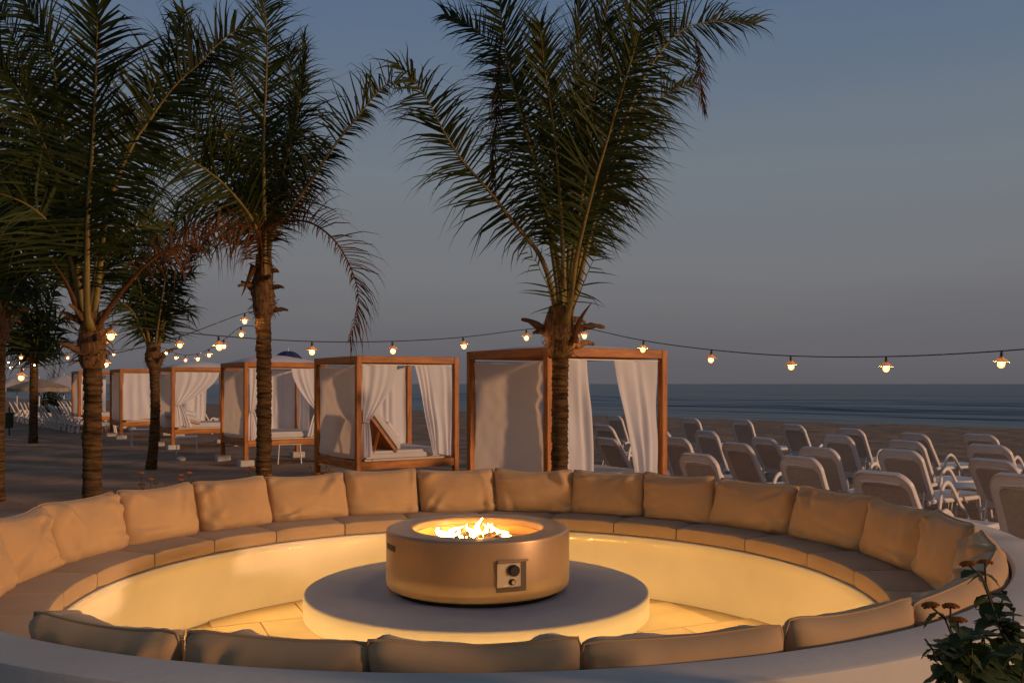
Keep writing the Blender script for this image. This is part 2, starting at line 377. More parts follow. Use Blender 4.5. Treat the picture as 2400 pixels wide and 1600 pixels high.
def pillow(w, h, t, seed, crumple=1.0):
    """closed cushion: x across, y = thickness (front is -y), z up, its base at z = 0"""
    rnd = random.Random(seed); nu, nv = 34, 24; b = MB(); ox = rnd.uniform(0, 100)
    folds = [(rnd.choice((-1, 1)) * rnd.uniform(.55, .95), rnd.choice((-1, 1)) * rnd.uniform(.5, 1.0), rnd.uniform(0, 3.14), rnd.uniform(.007, .02) * crumple) for _ in range(int(7 + 4 * crumple))]
    sag = rnd.uniform(.0, .03); skew = rnd.uniform(-.02, .02)
    front = []; back = []
    for j in range(nv + 1):
        for i in range(nu + 1):
            u = 2 * i / nu - 1; v = 2 * j / nv - 1
            # ears at the corners, sides drawn in between
            ex = 1 - .018 * (1 - abs(v) ** 2) - .035 * max(0, abs(v) - .8) / .2 * (1 if abs(u) > .5 else 0)
            ez = 1 - .02 * (1 - abs(u) ** 2) - .05 * max(0, abs(u) - .82) / .18 * (1 if abs(v) > .5 else 0)
            x = u * w / 2 * ex; z = v * h / 2 * ez
            z -= sag * (1 - u * u) * (v + 1) / 2; x += skew * v
            pu, pv = max(0, 1 - abs(u) ** 4.2), max(0, 1 - abs(v) ** 4.2)
            th = t / 2 * (pu * pv) ** .40 * (.80 + .20 * (1 - u * u) * (1 - v * v))
            th *= 1 + .16 * (-v)                       # fuller at the bottom
            edge = 1 - (pu * pv) ** .5
            wr = 0
            for (fu, fv, fa, am) in folds:
                du, dv = u - fu, v - fv; q = du * math.cos(fa) + dv * math.sin(fa); s = -du * math.sin(fa) + dv * math.cos(fa)
                wr += am * (math.exp(-(q * 9) ** 2) - .7 * math.exp(-((q - .16) * 11) ** 2)) * math.exp(-(s * 1.7) ** 2)
            wr += crumple * (.006 * nz(u * 2.3 + ox, v * 2.3, 1) + .010 * edge * nz(u * 6 + ox, v * 3.2, 5))
            inner = (pu * pv) ** .35
            front.append(Vector((x, -th - wr * inner, z + h / 2))); back.append(Vector((x, th + .8 * wr * inner * nz(u * 2 + ox, v * 2, 8) , z + h / 2)))
    n = (nu + 1) * (nv + 1); fs = []
    border = lambda i, j: i in (0, nu) or j in (0, nv)
    idx = {}
    b.v = [tuple(p) for p in front]
    for j in range(nv + 1):
        for i in range(nu + 1):
            k = j * (nu + 1) + i
            if border(i, j): idx[k] = k
            else: idx[k] = len(b.v); b.v.append(tuple(back[k]))
    for j in range(nv):
        for i in range(nu):
            k = j * (nu + 1) + i; q = (k, k + 1, k + nu + 2, k + nu + 1)
            b.f.append(q); b.f.append(tuple(idx[a] for a in reversed(q)))
    return b

def ring_side(a):
    a %= 360
    if 152 <= a < 198: return 'standing in front of the cabanas', 'by the cabanas'
    if 98 <= a < 152: return 'with the sun loungers behind it', 'by the loungers'
    if 198 <= a < 262: return 'on the side by the leafy palm', 'by the leafy palm'
    if 28 <= a < 98: return 'on the side by the flowering lantana', 'by the lantana'
    return 'on the bench side opposite the cabanas', 'opposite the cabanas'
rnd = random.Random(3)
for i in range(len(bounds) - 1):
    a0, a1 = bounds[i], bounds[i + 1]; am = (a0 + a1) / 2
    w = 2 * 2.44 * math.sin(R((a1 - a0) / 2)) * 1.03
    flank = 40 < am < 75
    if 312 < am < 328: continue
    h = .385 + rnd.uniform(-.008, .008)
    near_side = am < 72 or am > 320
    b = pillow(w, h - (.012 if near_side else 0), .20, 100 + i, 2.0 if near_side else 1.3)
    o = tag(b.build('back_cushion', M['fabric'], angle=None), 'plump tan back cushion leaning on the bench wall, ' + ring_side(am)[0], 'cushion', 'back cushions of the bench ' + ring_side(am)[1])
    nu, nv = 34, 24; edge = [j * 35 for j in range(nv)] + [nv * 35 + i for i in range(nu)] + [j * 35 + nu for j in range(nv, 0, -1)] + [i for i in range(nu, 0, -1)]
    pb = MB(); loop = [Vector(b.v[k]) for k in edge]; pb.tube(loop + loop[:1], .0045, 5, False); pb.build('piping', M['piping'], o, angle=None)
    lean = R(11 + rnd.uniform(-2, 2)) ; lr = 2.425
    p = ring_pt(am + rnd.uniform(-.25, .25), lr, Z_SEAT - .03)
    # local -y looks to the pit centre
    o.location = p
    o.rotation_euler = (Matrix.Rotation(R(am + 180) + R(rnd.uniform(-1.5, 1.5)), 3, 'Z') @ Matrix.Rotation(-lean, 3, 'X') @ Matrix.Rotation(R(rnd.uniform(-.8, .8)), 3, 'Y')).to_euler()

# seat pads: wedge shaped foam pads on the bench
sb = [a + 3.0 for a in bounds]
for i in range(len(bounds) - 1):
    a0, a1 = sb[i] + .12, sb[i + 1] - .12; n = 8; b = MB()
    prof = [(R_IN - .003, Z_SEAT - .10), (2.145, Z_SEAT - .10), (2.105, Z_SEAT - .094), (2.100, Z_SEAT - .085), (2.099, Z_SEAT - .02), (2.103, Z_SEAT - .006), (2.116, Z_SEAT), (2.35, Z_SEAT + .004), (R_IN - .003, Z_SEAT)]
    ns = len(prof); vs_ = []; fs = []
    for j in range(n + 1):
        f = j / n; a = a0 + (a1 - a0) * f
        drop = .012 if j in (0, n) else 0
        for q, (rr, z) in enumerate(prof):
            zz = z - drop if z > Z_SEAT - .05 else z
            p = ring_pt(a, rr + (.012 if j in (0, n) and rr < 2.13 else 0), zz + (.004 * nz(a * .1, rr * 3, 4) if z > Z_SEAT - .03 else 0)); vs_.append(p)
    for j in range(n):
        for q in range(ns):
            q2 = (q + 1) % ns; fs.append((j * ns + q, j * ns + q2, (j + 1) * ns + q2, (j + 1) * ns + q))
    fs.append(tuple(range(ns - 1, -1, -1))); fs.append(tuple(n * ns + q for q in range(ns)))
    b.add(vs_, fs)
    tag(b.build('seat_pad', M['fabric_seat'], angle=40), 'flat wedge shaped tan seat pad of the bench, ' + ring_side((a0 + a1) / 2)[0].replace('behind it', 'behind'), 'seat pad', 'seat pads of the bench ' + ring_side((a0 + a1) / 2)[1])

# ------------------------------------------------------------------ fire pit
PC = Vector((RC.x + .005, RC.y - .05, Z_SLAB))
pit = thing('fire_pit', 'round taupe concrete fire table with open gas flames', 'fire pit', PC, 0)
RP, HP = .495, .335
b = MB(); prof = [(.345, HP - .10), (.345, HP - .012), (.352, HP - .003), (.362, HP)]
prof += [(RP - .014, HP)] + [(RP - .014 + .014 * math.sin(R(a)), HP - .014 + .014 * math.cos(R(a))) for a in (20, 45, 70, 90)]
prof += [(RP, .07)] + [(RP - .03 + .03 * math.cos(R(a)), .055 - .03 * math.sin(R(a))) for a in (25, 50, 75, 90)] + [(RP - .06, .024)]
b.lathe(prof, 96); b.build('body', M['concrete'], pit, angle=50)
b = MB(); b.lathe([(RP - .05, -.002), (RP - .045, .03)], 64); b.build('base_ring', M['black'], pit)
b = MB(); b.lathe([(.350, HP - .035), (.338, HP - .035), (.330, HP - .05), (.329, HP - .085), (.32, HP - .092), (.001, HP - .095)], 96)
bowl = b.build('bowl', M['bowl'], pit, angle=40)
b = MB(); b.lathe([(.205, HP - .094), (.205, HP - .07), (.196, HP - .066), (.190, HP - .07), (.190, HP - .094)], 64); ring = b.build('burner_tray', M['steel'], bowl)
ring.location = (0, -.02, .012)
# lava rocks
rr_ = random.Random(5); rocks = []
for q in range(3):
    bm = bmesh.new(); bmesh.ops.create_icosphere(bm, subdivisions=1, radius=1)
    for v in bm.verts: v.co *= 1 + .45 * nz(v.co.x * 1.7 + q * 9, v.co.y * 1.7, v.co.z * 1.7)
    me = bpy.data.meshes.new('lava_rock'); bm.to_mesh(me); bm.free(); me.materials.append(M['rock']); rocks.append(me)
for q in range(70):
    a = rr_.uniform(0, 6.283); rad = .18 * math.sqrt(rr_.random()); s = rr_.uniform(.012, .024)
    o = link('lava_rock', rocks[q % 3], ring, (rad * math.cos(a), rad * math.sin(a), HP - .085 + rr_.uniform(0, .03))); o.scale = (s, s, s * .8); o.rotation_euler = (rr_.random() * 6, rr_.random() * 6, 0)
# flames
def flame(h, w, seed):
    r2 = random.Random(seed); b = MB(); n = 9; pts = []; rad = []; bx, by = r2.uniform(-.4, .4), r2.uniform(-.4, .4)
    for k in range(n):
        f = k / (n - 1)
        pts.append((w * (bx * f * 1.6 + .55 * math.sin(f * 5 + seed)) * f, w * (by * f + .4 * math.cos(f * 4.3 + seed * 2)) * f, h * f))
        rad.append(max(.0015, w * .5 * (math.sin(math.pi * min(1, (f * .82 + .2))) ** .8) * (1 + .35 * nz(f * 4, seed * 3.1)) * (1 - f * .75)))
    b.tube(pts, rad, 8); return b
fl_ = [(-.165, -.03, .095, .075), (-.14, .02, .10, .06), (-.15, -.07, .06, .06), (-.11, .05, .08, .04), (-.10, -.10, .07, .045), (-.06, .08, .085, .045), (-.04, .10, .10, .045), (-.055, -.12, .04, .035),
       (.0, .12, .15, .04), (.005, -.13, .045, .03), (.035, .11, .10, .03), (.07, .10, .11, .032), (.1, .09, .105, .035), (.085, .06, .08, .02), (.05, -.12, .04, .03), (.09, -.10, .035, .025),
       (.13, -.05, .05, .03), (.15, .0, .085, .05), (.165, -.03, .06, .04), (.12, .04, .05, .025), (.14, -.08, .035, .022), (-.02, .06, .06, .03), (.02, .02, .03, .018), (.06, -.06, .03, .018)]
for q, (x, y, h, w) in enumerate(fl_):
    o = flame(h * .72, w * 1.05, q + 1).build('flame', M['flame'], pit, angle=None); o.location = (x, y - .02, HP - .075)
# handle slot and control panel on the body
def on_body(ang, z, out=0.0):
    return Vector(((RP + out) * math.sin(ang), -(RP + out) * math.cos(ang), z))
def body_patch(a0, a1, z0, z1, off, n=8):
    b = MB(); vs_ = []; fs = []
    for j in range(n + 1):
        a = a0 + (a1 - a0) * j / n
        for (z, o_) in ((z0, off), (z1, off), (z1, -.01), (z0, -.01)): vs_.append(on_body(a, z, o_))
    for j in range(n):
        for q in range(4): fs.append((j * 4 + q, j * 4 + (q + 1) % 4, (j + 1) * 4 + (q + 1) % 4, (j + 1) * 4 + q))
    fs += [(0, 3, 2, 1), tuple(n * 4 + q for q in range(4))]
    return b.add(vs_, fs)
body_patch(R(-73), R(-57), .245, .275, .0015).build('handle_slot_shade', M['black'], pit, False)  # slot not cut in: its inner darkness is painted as a black patch
AP = R(22)
pan = body_patch(AP - R(9.6), AP + R(9.0), .085, .235, .002, 8).build('control_panel', M['panel_recess_shade'], pit, False)  # flat dark patch drawn in place of the shaded recess
rotp = Matrix.Rotation(AP, 3, 'Z')
b = MB(); b.box((0, 0, 0), (.128, .006, .122), rotp, ch=.003); o = b.build('face_plate', M['steel'], pan); o.location = on_body(AP - R(2.2), .170, .004)
b = MB(); b.box((0, 0, 0), (.165, .05, .010), rotp, ch=.003); o = b.build('hood', M['concrete'], pan); o.location = on_body(AP, .238, -.008)
def knob(rad, ln, p, mat, name):
    d = Vector((math.sin(AP), -math.cos(AP), 0)); b = MB(); b.tube([p, p + d * ln * .75, p + d * ln], [rad, rad, rad * .85], 20); return b.build(name, mat, pan)
knob(.028, .026, on_body(AP + R(.5), .192, .004), M['black'], 'knob')
knob(.016, .012, on_body(AP - R(.2), .135, .004), M['black'], 'igniter_collar'); knob(.010, .02, on_body(AP - R(.2), .135, .004), M['steel'], 'igniter_button')

# ------------------------------------------------------------------ palms
class Palm: pass
def palm(label, xb, Yd, xt, ytop, rad, seed, lean=0.0, base_y=None):
    """trunk from the sand up to picture row ytop, foot at column xb, top at column xt"""
    p = Palm(); p.Y = Yd; foot = px(xb, 1000, Yd); foot.z = sand_level(foot.x, foot.y) - .12
    top = px(xt, ytop, Yd); p.root = thing('palm_tree', label, 'palm tree', (foot.x, foot.y, foot.z), group=None)
    p.o = Vector((foot.x, foot.y, foot.z)); p.top = top
    n = 260; H = (top - p.o); b = MB(); pts = []; rd = []; r2 = random.Random(seed)
    ph = 0
    for k in range(n + 1):
        f = k / n
        c = H * f + Vector((math.sin(f * 3.14) * lean, 0, 0))
        pts.append(c)
        ring_ = (f * H.z / .062 + 1.5 * nz(f * 9, seed) + .5 * nz(f * 31, seed)) % 1.0
        rr = rad * (1.22 - .22 * min(1, f * 5)) * (1 - .06 * f)
        rd.append(rr * (1 + .12 * (1 - ring_) * (1 if ring_ > .16 else -.3) + .05 * nz(f * 30, seed * 3)))
    b.tube(pts, rd, 18)
    b.v = [(x + .012 * nz(x * 22, y * 22, z * 9 + seed), y + .012 * nz(x * 22 + 5, y * 22, z * 9), z + .02 * nz(x * 14, y * 14, z * 3 + seed)) for (x, y, z) in b.v]
    b.build('trunk', M['bark'], p.root, angle=None)
    return p
def crown_base(p, ytop, wid, seed, nboot=7):
    """swollen sheath of fibre and old leaf bases on the trunk's top"""
    p.ank = (1200 + p.top.x / p.top.y * FPX, ytop + .45 * (HOR - (p.top.z - CAMZ) * FPX / p.Y - ytop)); t0 = p.top - p.o; hgt = zpx(ytop, p.Y) - p.top.z; r2 = random.Random(seed); b = MB(); n = 26; pts = []; rd = []
    for k in range(n + 1):
        f = k / n; pts.append(t0 + Vector((.0, 0, hgt * f - .05)))
        s = .62 + .38 * math.sin(min(1, f * 2.6) * 1.57) - .42 * max(0, f - .35)
        rd.append(wid * s * (1 + .10 * nz(f * 7, seed)))
    b.tube(pts, rd, 20)
    b.v = [(x + .03 * nz(x * 9, y * 9, z * 5 + seed), y + .03 * nz(x * 9 + 4, y * 9, z * 5), z) for (x, y, z) in b.v]
    sh = b.build('crown_sheath', M['sheath'], p.root, angle=None)
    for k in range(nboot):                                            # torn boots and husks
        a = r2.uniform(0, 6.283); f = r2.uniform(.1, .75); ln = r2.uniform(.10, .30) * wid / .14; d = Vector((math.cos(a), math.sin(a), 0))
        p0 = t0 + Vector((0, 0, hgt * f)) + d * wid * .75; up = r2.uniform(-.3, 1.1)
        c = [p0 - d * .03, p0 + d * ln * .35 + Vector((0, 0, ln * .3 * up)), p0 + d * ln * .7 + Vector((0, 0, ln * .55 * up)), p0 + d * ln + Vector((0, 0, ln * (.75 * up - .1)))]
        bb = MB(); bb.tube(spline(c, 8), [wid * .35 * (1 - .09 * q) * (1 + .3 * nz(q * .9, k, seed)) for q in range(9)], 7, flat=.35)
        bb.build('husk', M['husk'] if k % 2 else M['sheath'], p.root, angle=None)
    # fringe of fibre
    bb = MB()
    for k in range(46):
        a = r2.uniform(0, 6.283); d = Vector((math.cos(a), math.sin(a), 0)); p0 = t0 + Vector((0, 0, hgt * r2.uniform(.0, .55))) + d * wid * .85
        e = p0 + d * r2.uniform(.02, .09) + Vector((0, 0, r2.uniform(-.12, .09))); bb.tube([p0 - d * .02, p0.lerp(e, .5) + d * .01, e], [.005, .004, .001], 4, False)
    tag(bb.build('fibre_fringe', M['husk'], p.root, angle=None), None, kind='stuff')
def frond(p, pts, depth=(0, 0), L=.66, dead=False, bare=.22, droop=1.0, side=1.0, sides=(1.0, 1.0), seed=0, face=0.0, wid=.019, r0=.034, leafy=True, fold=0.0, dens=.021, ragged=.45, kw_free=False):
    """one frond through picture points at the palm's own distance; depth = offsets of its foot and tip towards (-) or away (+) from the viewer"""
    r2 = random.Random(seed * 17 + 3); n0 = len(pts)
    if leafy and hasattr(p, 'ank') and not kw_free: pts = [(p.ank[0] + .35 * (pts[0][0] - p.ank[0]), p.ank[1])] + list(pts); n0 += 1
    P = [px(x, y, p.Y + depth[0] + (depth[1] - depth[0]) * (i / (n0 - 1)) ** 1.3) - p.o for i, (x, y) in enumerate(pts)]
    C = spline(P, 44); ln = sum((b_ - a_).length for a_, b_ in zip(C, C[1:]))
    rb = MB(); rb.tube(C, [r0 * (1 - .93 * (k / 44) ** .8) * (1.35 if k < 2 else 1) for k in range(45)], 7, flat=.75)
    ra = rb.build('frond', M['leaf_dead'] if dead else M['petiole'], p.root, angle=None)
    if not leafy: return ra
    lb = MB(); nl = int(ln * (1 - bare) / dens)
    for k in range(nl):
        f = bare + (1 - bare) * (k + r2.uniform(-.3, .3)) / nl; f = min(max(f, 0), .998); q = f * 44; i = min(int(q), 43)
        c = C[i].lerp(C[i + 1], q - i); T = (C[min(i + 2, 44)] - C[max(i - 1, 0)]).normalized()
        N = Vector((math.sin(face + .25 * math.sin(f * 5 + seed)), -math.cos(face), .25)); N = (N - T * N.dot(T)).normalized(); S = T.cross(N)
        g = max(0.0, (f - bare) / (1 - bare))
        prof = min(1, .45 + 2.2 * g) * (1 - .62 * g ** 2.2)
        for sgn, sc in ((1, sides[0]), (-1, sides[1])):
            cl = nz(f * 11, seed * 1.7, sgn * 3.1)
            if sc <= 0 or r2.random() < ragged * (.22 + .9 * max(0, cl)): continue
            l = 1.48 * L * prof * sc * r2.uniform(.62, 1.12)
            al = R(86 - 50 * g + r2.uniform(-10, 10) + 34 * nz(f * 8 + 3, seed * 2.3, sgn * 5.7)) * side * (1 - fold)
            d = (T * math.cos(al) + S * sgn * math.sin(al) + N * (.16 + r2.uniform(-.14, .2) + .5 * nz(f * 7, seed * 3.9, sgn * 2.2))).normalized()
            dr = droop * r2.uniform(.5, 1.25) * (1 + .9 * nz(f * 6 + 9, seed * 1.3, sgn)) * (.55 + .5 * g)
            kink = r2.random() < ragged * .5
            w = wid * r2.uniform(.75, 1.15) * (.62 if dead else 1); W = (T - d * T.dot(d)).normalized(); W = (W * math.cos(tw := r2.uniform(-.7, .7)) + N * math.sin(tw)).normalized()
            pp = c.copy(); vv = []; ns = 4
            for j in range(ns + 1):
                h_ = j / ns; ww = w * (1.0 + .5 * h_ if h_ < .26 else 1.5 * (1 - h_) + .02) * .5
                if j == ns: vv.append(pp.copy())
                else: vv += [pp - W * ww, pp + W * ww]
                d = (d + Vector((.13 * r2.uniform(-1, 1.3), .08 * r2.uniform(-1, 1), (-.75 if dead else -.46) * dr * (.15 + h_ * h_ * 1.6))) ).normalized()
                if kink and j == 2: d = (d + Vector((r2.uniform(-.3, .3), 0, -1.0))).normalized()
                pp = pp + d * (l / ns)
            m = len(lb.v); lb.v += [tuple(x) for x in vv]
            for j in range(ns - 1): lb.f.append((m + 2 * j, m + 2 * j + 1, m + 2 * j + 3, m + 2 * j + 2))
            lb.f.append((m + 2 * ns - 2, m + 2 * ns - 1, m + 2 * ns))
    tag(lb.build('leaflets', M['leaf_dead'] if dead else M['leaf'], ra, angle=None), None, kind='stuff')
    return ra

z7 = lambda l: [(x / 1.9604, y / 1.9604) for x, y in l]
z8 = lambda l: [(880 + x / 1.8667, y / 1.8667) for x, y in l]
z1 = lambda l: [(x / 2.94, 700 + y / 2.94) for x, y in l]

p1 = palm('tall coconut palm in front of the cabana closest to the bench', 1311, 9.05, 1313, 828, .083, 1)
crown_base(p1, 705, .162, 1, 9)
F1 = [([(850, 1340), (880, 1120), (950, 830), (1020, 590), (1090, 360), (1165, 100), (1215, -120)], (-.12, -.7), .72, dict(sides=(.75, 1.1), face=.25, droop=.8)),
      ([(815, 1290), (790, 1100), (745, 900), (690, 690), (630, 480), (575, 260), (545, 20), (530, -120)], (-.05, .4), .72, dict(sides=(1.15, .7), face=-.25, droop=.5)),
      ([(775, 1280), (720, 1120), (610, 980), (500, 840), (370, 690), (290, 560), (215, 420), (95, 275)], (0, -.4), .55, dict(droop=1.5, ragged=.7, face=-.3, bare=.3)),
      ([(840, 1290), (850, 1000), (870, 700), (885, 400), (890, 100), (880, -150)], (.05, .8), .55, dict(fold=.45, droop=.4)),
      ([(880, 1270), (960, 950), (1060, 620), (1180, 330), (1330, 140), (1490, 95), (1660, 110)], (.05, .9), .62, dict(droop=1.1, face=.4, ragged=.4)),
      ([(870, 1280), (940, 900), (1050, 520), (1180, 150), (1300, -60)], (.08, 1.2), .66, dict(face=.3, droop=.9)),
      ([(800, 1280), (740, 900), (660, 560), (590, 330), (500, 190), (400, 105), (300, 60)], (.05, 1.0), .5, dict(face=-.3, ragged=.5)),
      ([(825, 1290), (810, 900), (780, 560), (740, 300), (720, 100)], (.08, -.6), .5, dict(fold=.3, droop=.5)),
      ([(870, 1290), (930, 1020), (1010, 760), (1120, 560), (1260, 420), (1400, 360)], (.1, 1.6), .5, dict(droop=1.4, face=.5, ragged=.6)),
      ([(845, 1290), (880, 1000), (930, 700), (960, 400), (1000, 120), (1040, -100)], (.0, .2), .6, dict(fold=.25, droop=.9, ragged=.5))]
for q, (l, dp, LL, kw) in enumerate(F1): frond(p1, z8(l), dp, LL, seed=q + 1, **kw)
frond(p1, z8([(548, 170), (540, 330), (528, 520), (515, 700), (522, 850)]), (.3, .3), .28, dead=True, bare=.1, fold=.7, seed=40, kw_free=True, r0=.012, droop=1.5)
frond(p1, z8([(890, 1290), (930, 1190), (960, 1120), (975, 1050)]), (-.1, -.25), .32, seed=41, bare=.15, dens=.05, wid=.014, r0=.012, ragged=.6)
frond(p1, z8([(760, 1270), (730, 1200), (700, 1140), (650, 1090)]), (-.1, -.25), .30, seed=42, bare=.15, dens=.05, wid=.014, r0=.012, ragged=.6)
frond(p1, z8([(1400, 180), (1420, 300), (1425, 420), (1440, 500)]), (.8, .8), .2, dead=True, bare=.05, fold=.6, seed=43, kw_free=True, r0=.010)
frond(p1, z8([(870, 1500), (880, 1440), (905, 1380), (945, 1325)]), (-.12, -.14), seed=44, leafy=False, dead=True, r0=.05)

p2 = palm('coconut palm with a brown dead frond arching over to the right', 612, 9.6, 617, 745, .078, 2, lean=.02)
crown_base(p2, 590, .12, 2, 8)
F2 = [([(1215, 1060), (1212, 800), (1215, 560), (1225, 320), (1225, 120), (1190, -80)], (-.1, -.3), .55, dict(droop=.6)),
      ([(1250, 1080), (1340, 960), (1430, 830), (1530, 680), (1640, 540), (1760, 400), (1840, 375), (1900, 420)], (0, .3), .5, dict(droop=2.2, sides=(.45, 1.1), face=.2, ragged=.5)),
      ([(1240, 1080), (1310, 760), (1360, 560), (1390, 360), (1400, 160)], (.1, .6), .34, dict(fold=.7)),
      ([(1190, 1060), (1120, 800), (1020, 600), (930, 400), (870, 220), (840, 60)], (0, .5), .52, dict(droop=1.6, ragged=.7)),
      ([(1180, 1060), (1060, 880), (930, 770), (800, 710), (700, 740)], (-.05, -.7), .68, dict(droop=1.3)),
      ([(1190, 1060), (1090, 860), (960, 650), (830, 520), (690, 460)], (.05, .3), .66, dict(droop=1.0, face=-.3)),
      ([(1225, 1060), (1280, 820), (1330, 620), (1350, 400), (1310, 200)], (.1, .9), .6, dict(droop=1.0)),
      ([(1190, 1070), (1080, 970), (960, 930), (860, 980), (790, 1060)], (0, .6), .5, dict(droop=1.6)),
      ([(1205, 1060), (1150, 800), (1110, 560), (1060, 330), (1090, 200), (1150, 140)], (.1, 1.2), .6, dict(droop=1.0)),
      ([(1240, 1070), (1330, 900), (1420, 760), (1480, 660)], (.1, 1.4), .5, dict(droop=1.6))]
for q, (l, dp, LL, kw) in enumerate(F2): frond(p2, z7(l), dp, LL, seed=q + 60, **kw)
frond(p2, z7([(1210, 1080), (1300, 1020), (1430, 1025), (1550, 1120), (1630, 1280), (1645, 1420), (1605, 1570)]), (-.12, -.5), .50, dead=True, bare=.12, droop=2.4, sides=(.25, 1.0), seed=80, r0=.02, dens=.026)
frond(p2, z7([(1190, 1080), (1080, 1035), (950, 1085), (840, 1145), (740, 1190)]), (-.12, -.7), .42, dead=True, bare=.12, droop=2.4, seed=81, r0=.018)
frond(p2, z7([(1170, 1220), (1140, 1290), (1110, 1360)]), (-.1, -.15), seed=82, leafy=False, dead=True, r0=.045)

p3 = palm('leafy coconut palm just outside the bench with a cut leaf stub', 213, 6.2, 218, 846, .062, 3)
crown_base(p3, 715, .098, 3, 8)
F3 = [([(400, 1400), (405, 1000), (425, 700), (440, 420), (447, 150), (450, -100)], (-.08, -.4), .55, dict(droop=.7)),
      ([(440, 1400), (500, 950), (600, 690), (690, 550), (800, 400), (920, 290), (1040, 170), (1140, 120)], (-.03, .2), .46, dict(droop=1.2, face=.2)),
      ([(375, 1400), (330, 1000), (250, 780), (150, 540), (60, 380), (-30, 270)], (-.03, -.2), .5, dict(droop=1.2)),
      ([(370, 1400), (310, 1150), (180, 980), (30, 900), (-120, 880)], (0, -.3), .46, dict(droop=1.5)),
      ([(385, 1400), (340, 950), (290, 600), (230, 250), (130, 30), (60, -60)], (0, .4), .48, dict(droop=1.0)),
      ([(420, 1400), (480, 1000), (580, 700), (700, 420), (800, 200), (850, 30)], (.05, .7), .40, dict(droop=1.5, ragged=.7)),
      ([(365, 1400), (300, 900), (200, 600), (90, 250), (0, 50)], (.05, .7), .46, dict(droop=1.2)),
      ([(430, 1400), (520, 1150), (620, 1040), (740, 1060)], (.05, .6), .40, dict(droop=1.5)),
      ([(360, 1400), (260, 1120), (130, 760), (-20, 560)], (.05, .9), .46, dict(droop=1.3))]
for q, (l, dp, LL, kw) in enumerate(F3): frond(p3, z7(l), dp, LL, seed=q + 90, wid=.016, r0=.027, dens=.0155, **kw)
frond(p3, z7([(450, 1500), (520, 1390), (620, 1270), (720, 1180), (830, 1130), (960, 1070), (1070, 1030)]), (-.05, -.1), .22, dead=True, bare=.42, droop=2.4, seed=110, r0=.024)
frond(p3, z7([(375, 1470), (345, 1390), (300, 1290), (235, 1190)]), (-.06, -.2), seed=111, leafy=False, dead=True, r0=.03)

p4 = palm('short coconut palm standing among the middle cabanas', 352, 18.6, 361, 858, .095, 4, lean=.06)
crown_base(p4, 795, .17, 4, 7)
F4 = [[(690, 1540), (690, 1280), (670, 1050), (630, 800)], [(720, 1540), (760, 1280), (790, 1120), (810, 930)], [(670, 1540), (620, 1330), (540, 1180), (450, 1090)],
      [(740, 1540), (800, 1330), (850, 1210), (900, 1140), (960, 1120)], [(660, 1540), (600, 1420), (530, 1390), (470, 1440)], [(750, 1540), (810, 1440), (850, 1410), (880, 1450)],
      [(700, 1540), (720, 1250), (700, 1000), (680, 880)], [(730, 1540), (770, 1400), (830, 1290), (890, 1250)], [(680, 1540), (640, 1300), (560, 1080), (500, 980)], [(690, 1540), (650, 1400), (590, 1290), (510, 1270)]]
for q, l in enumerate(F4): frond(p4, z7(l), (0, random.Random(q).uniform(-1, 1)), .58, seed=q + 120, droop=.9, wid=.030, r0=.04, dens=.038, bare=.15)

p5 = palm('small far coconut palm by the green litter bin, lamp glowing on its trunk', 78, 27, 80, 848, .115, 5)
crown_base(p5, 800, .2, 5, 6)
F5 = [[(225, 420), (215, 250), (190, 100), (150, 0)], [(240, 420), (270, 240), (310, 120), (360, 60)], [(215, 420), (160, 310), (100, 270), (60, 330)], [(250, 420), (320, 300), (400, 270), (440, 330)],
      [(230, 420), (240, 200), (240, 40), (230, -90)], [(245, 420), (310, 220), (400, 140), (490, 150)], [(215, 420), (150, 240), (90, 170), (40, 200)], [(235, 420), (290, 200), (340, 20), (380, -60)], [(225, 420), (170, 220), (100, 60), (40, 0)]]
for q, l in enumerate(F5): frond(p5, z1(l), (0, random.Random(q).uniform(-1.5, 1.5)), 1.0, seed=q + 140, droop=1.2, wid=.06, r0=.05, dens=.07, bare=.15)

p6 = palm('blurred coconut palm at the edge of the sand path beside the tall leafy palm', -7, 13.5, -3, 800, .095, 6)
crown_base(p6, 690, .15, 6, 7)
F6 = [([(10, 1400), (20, 1150), (30, 950), (0, 700)], .66), ([(20, 1400), (90, 1200), (200, 1080), (330, 1090)], .6), ([(20, 1410), (120, 1260), (230, 1190), (330, 1220), (370, 1300)], .6), ([(0, 1400), (-80, 1100), (-120, 800)], .7),
      ([(10, 1400), (60, 1050), (110, 800), (170, 620)], .7), ([(0, 1400), (-60, 1250), (-150, 1200)], .6), ([(15, 1400), (80, 1280), (160, 1260), (210, 1330)], .5), ([(5, 1400), (-20, 1000), (-60, 600), (-90, 300)], .7)]
for q, (l, LL) in enumerate(F6): frond(p6, z7(l), (0, random.Random(q + 5).uniform(-.8, .8)), LL, seed=q + 160, droop=1.2, wid=.036, r0=.034, dens=.032, bare=.15)

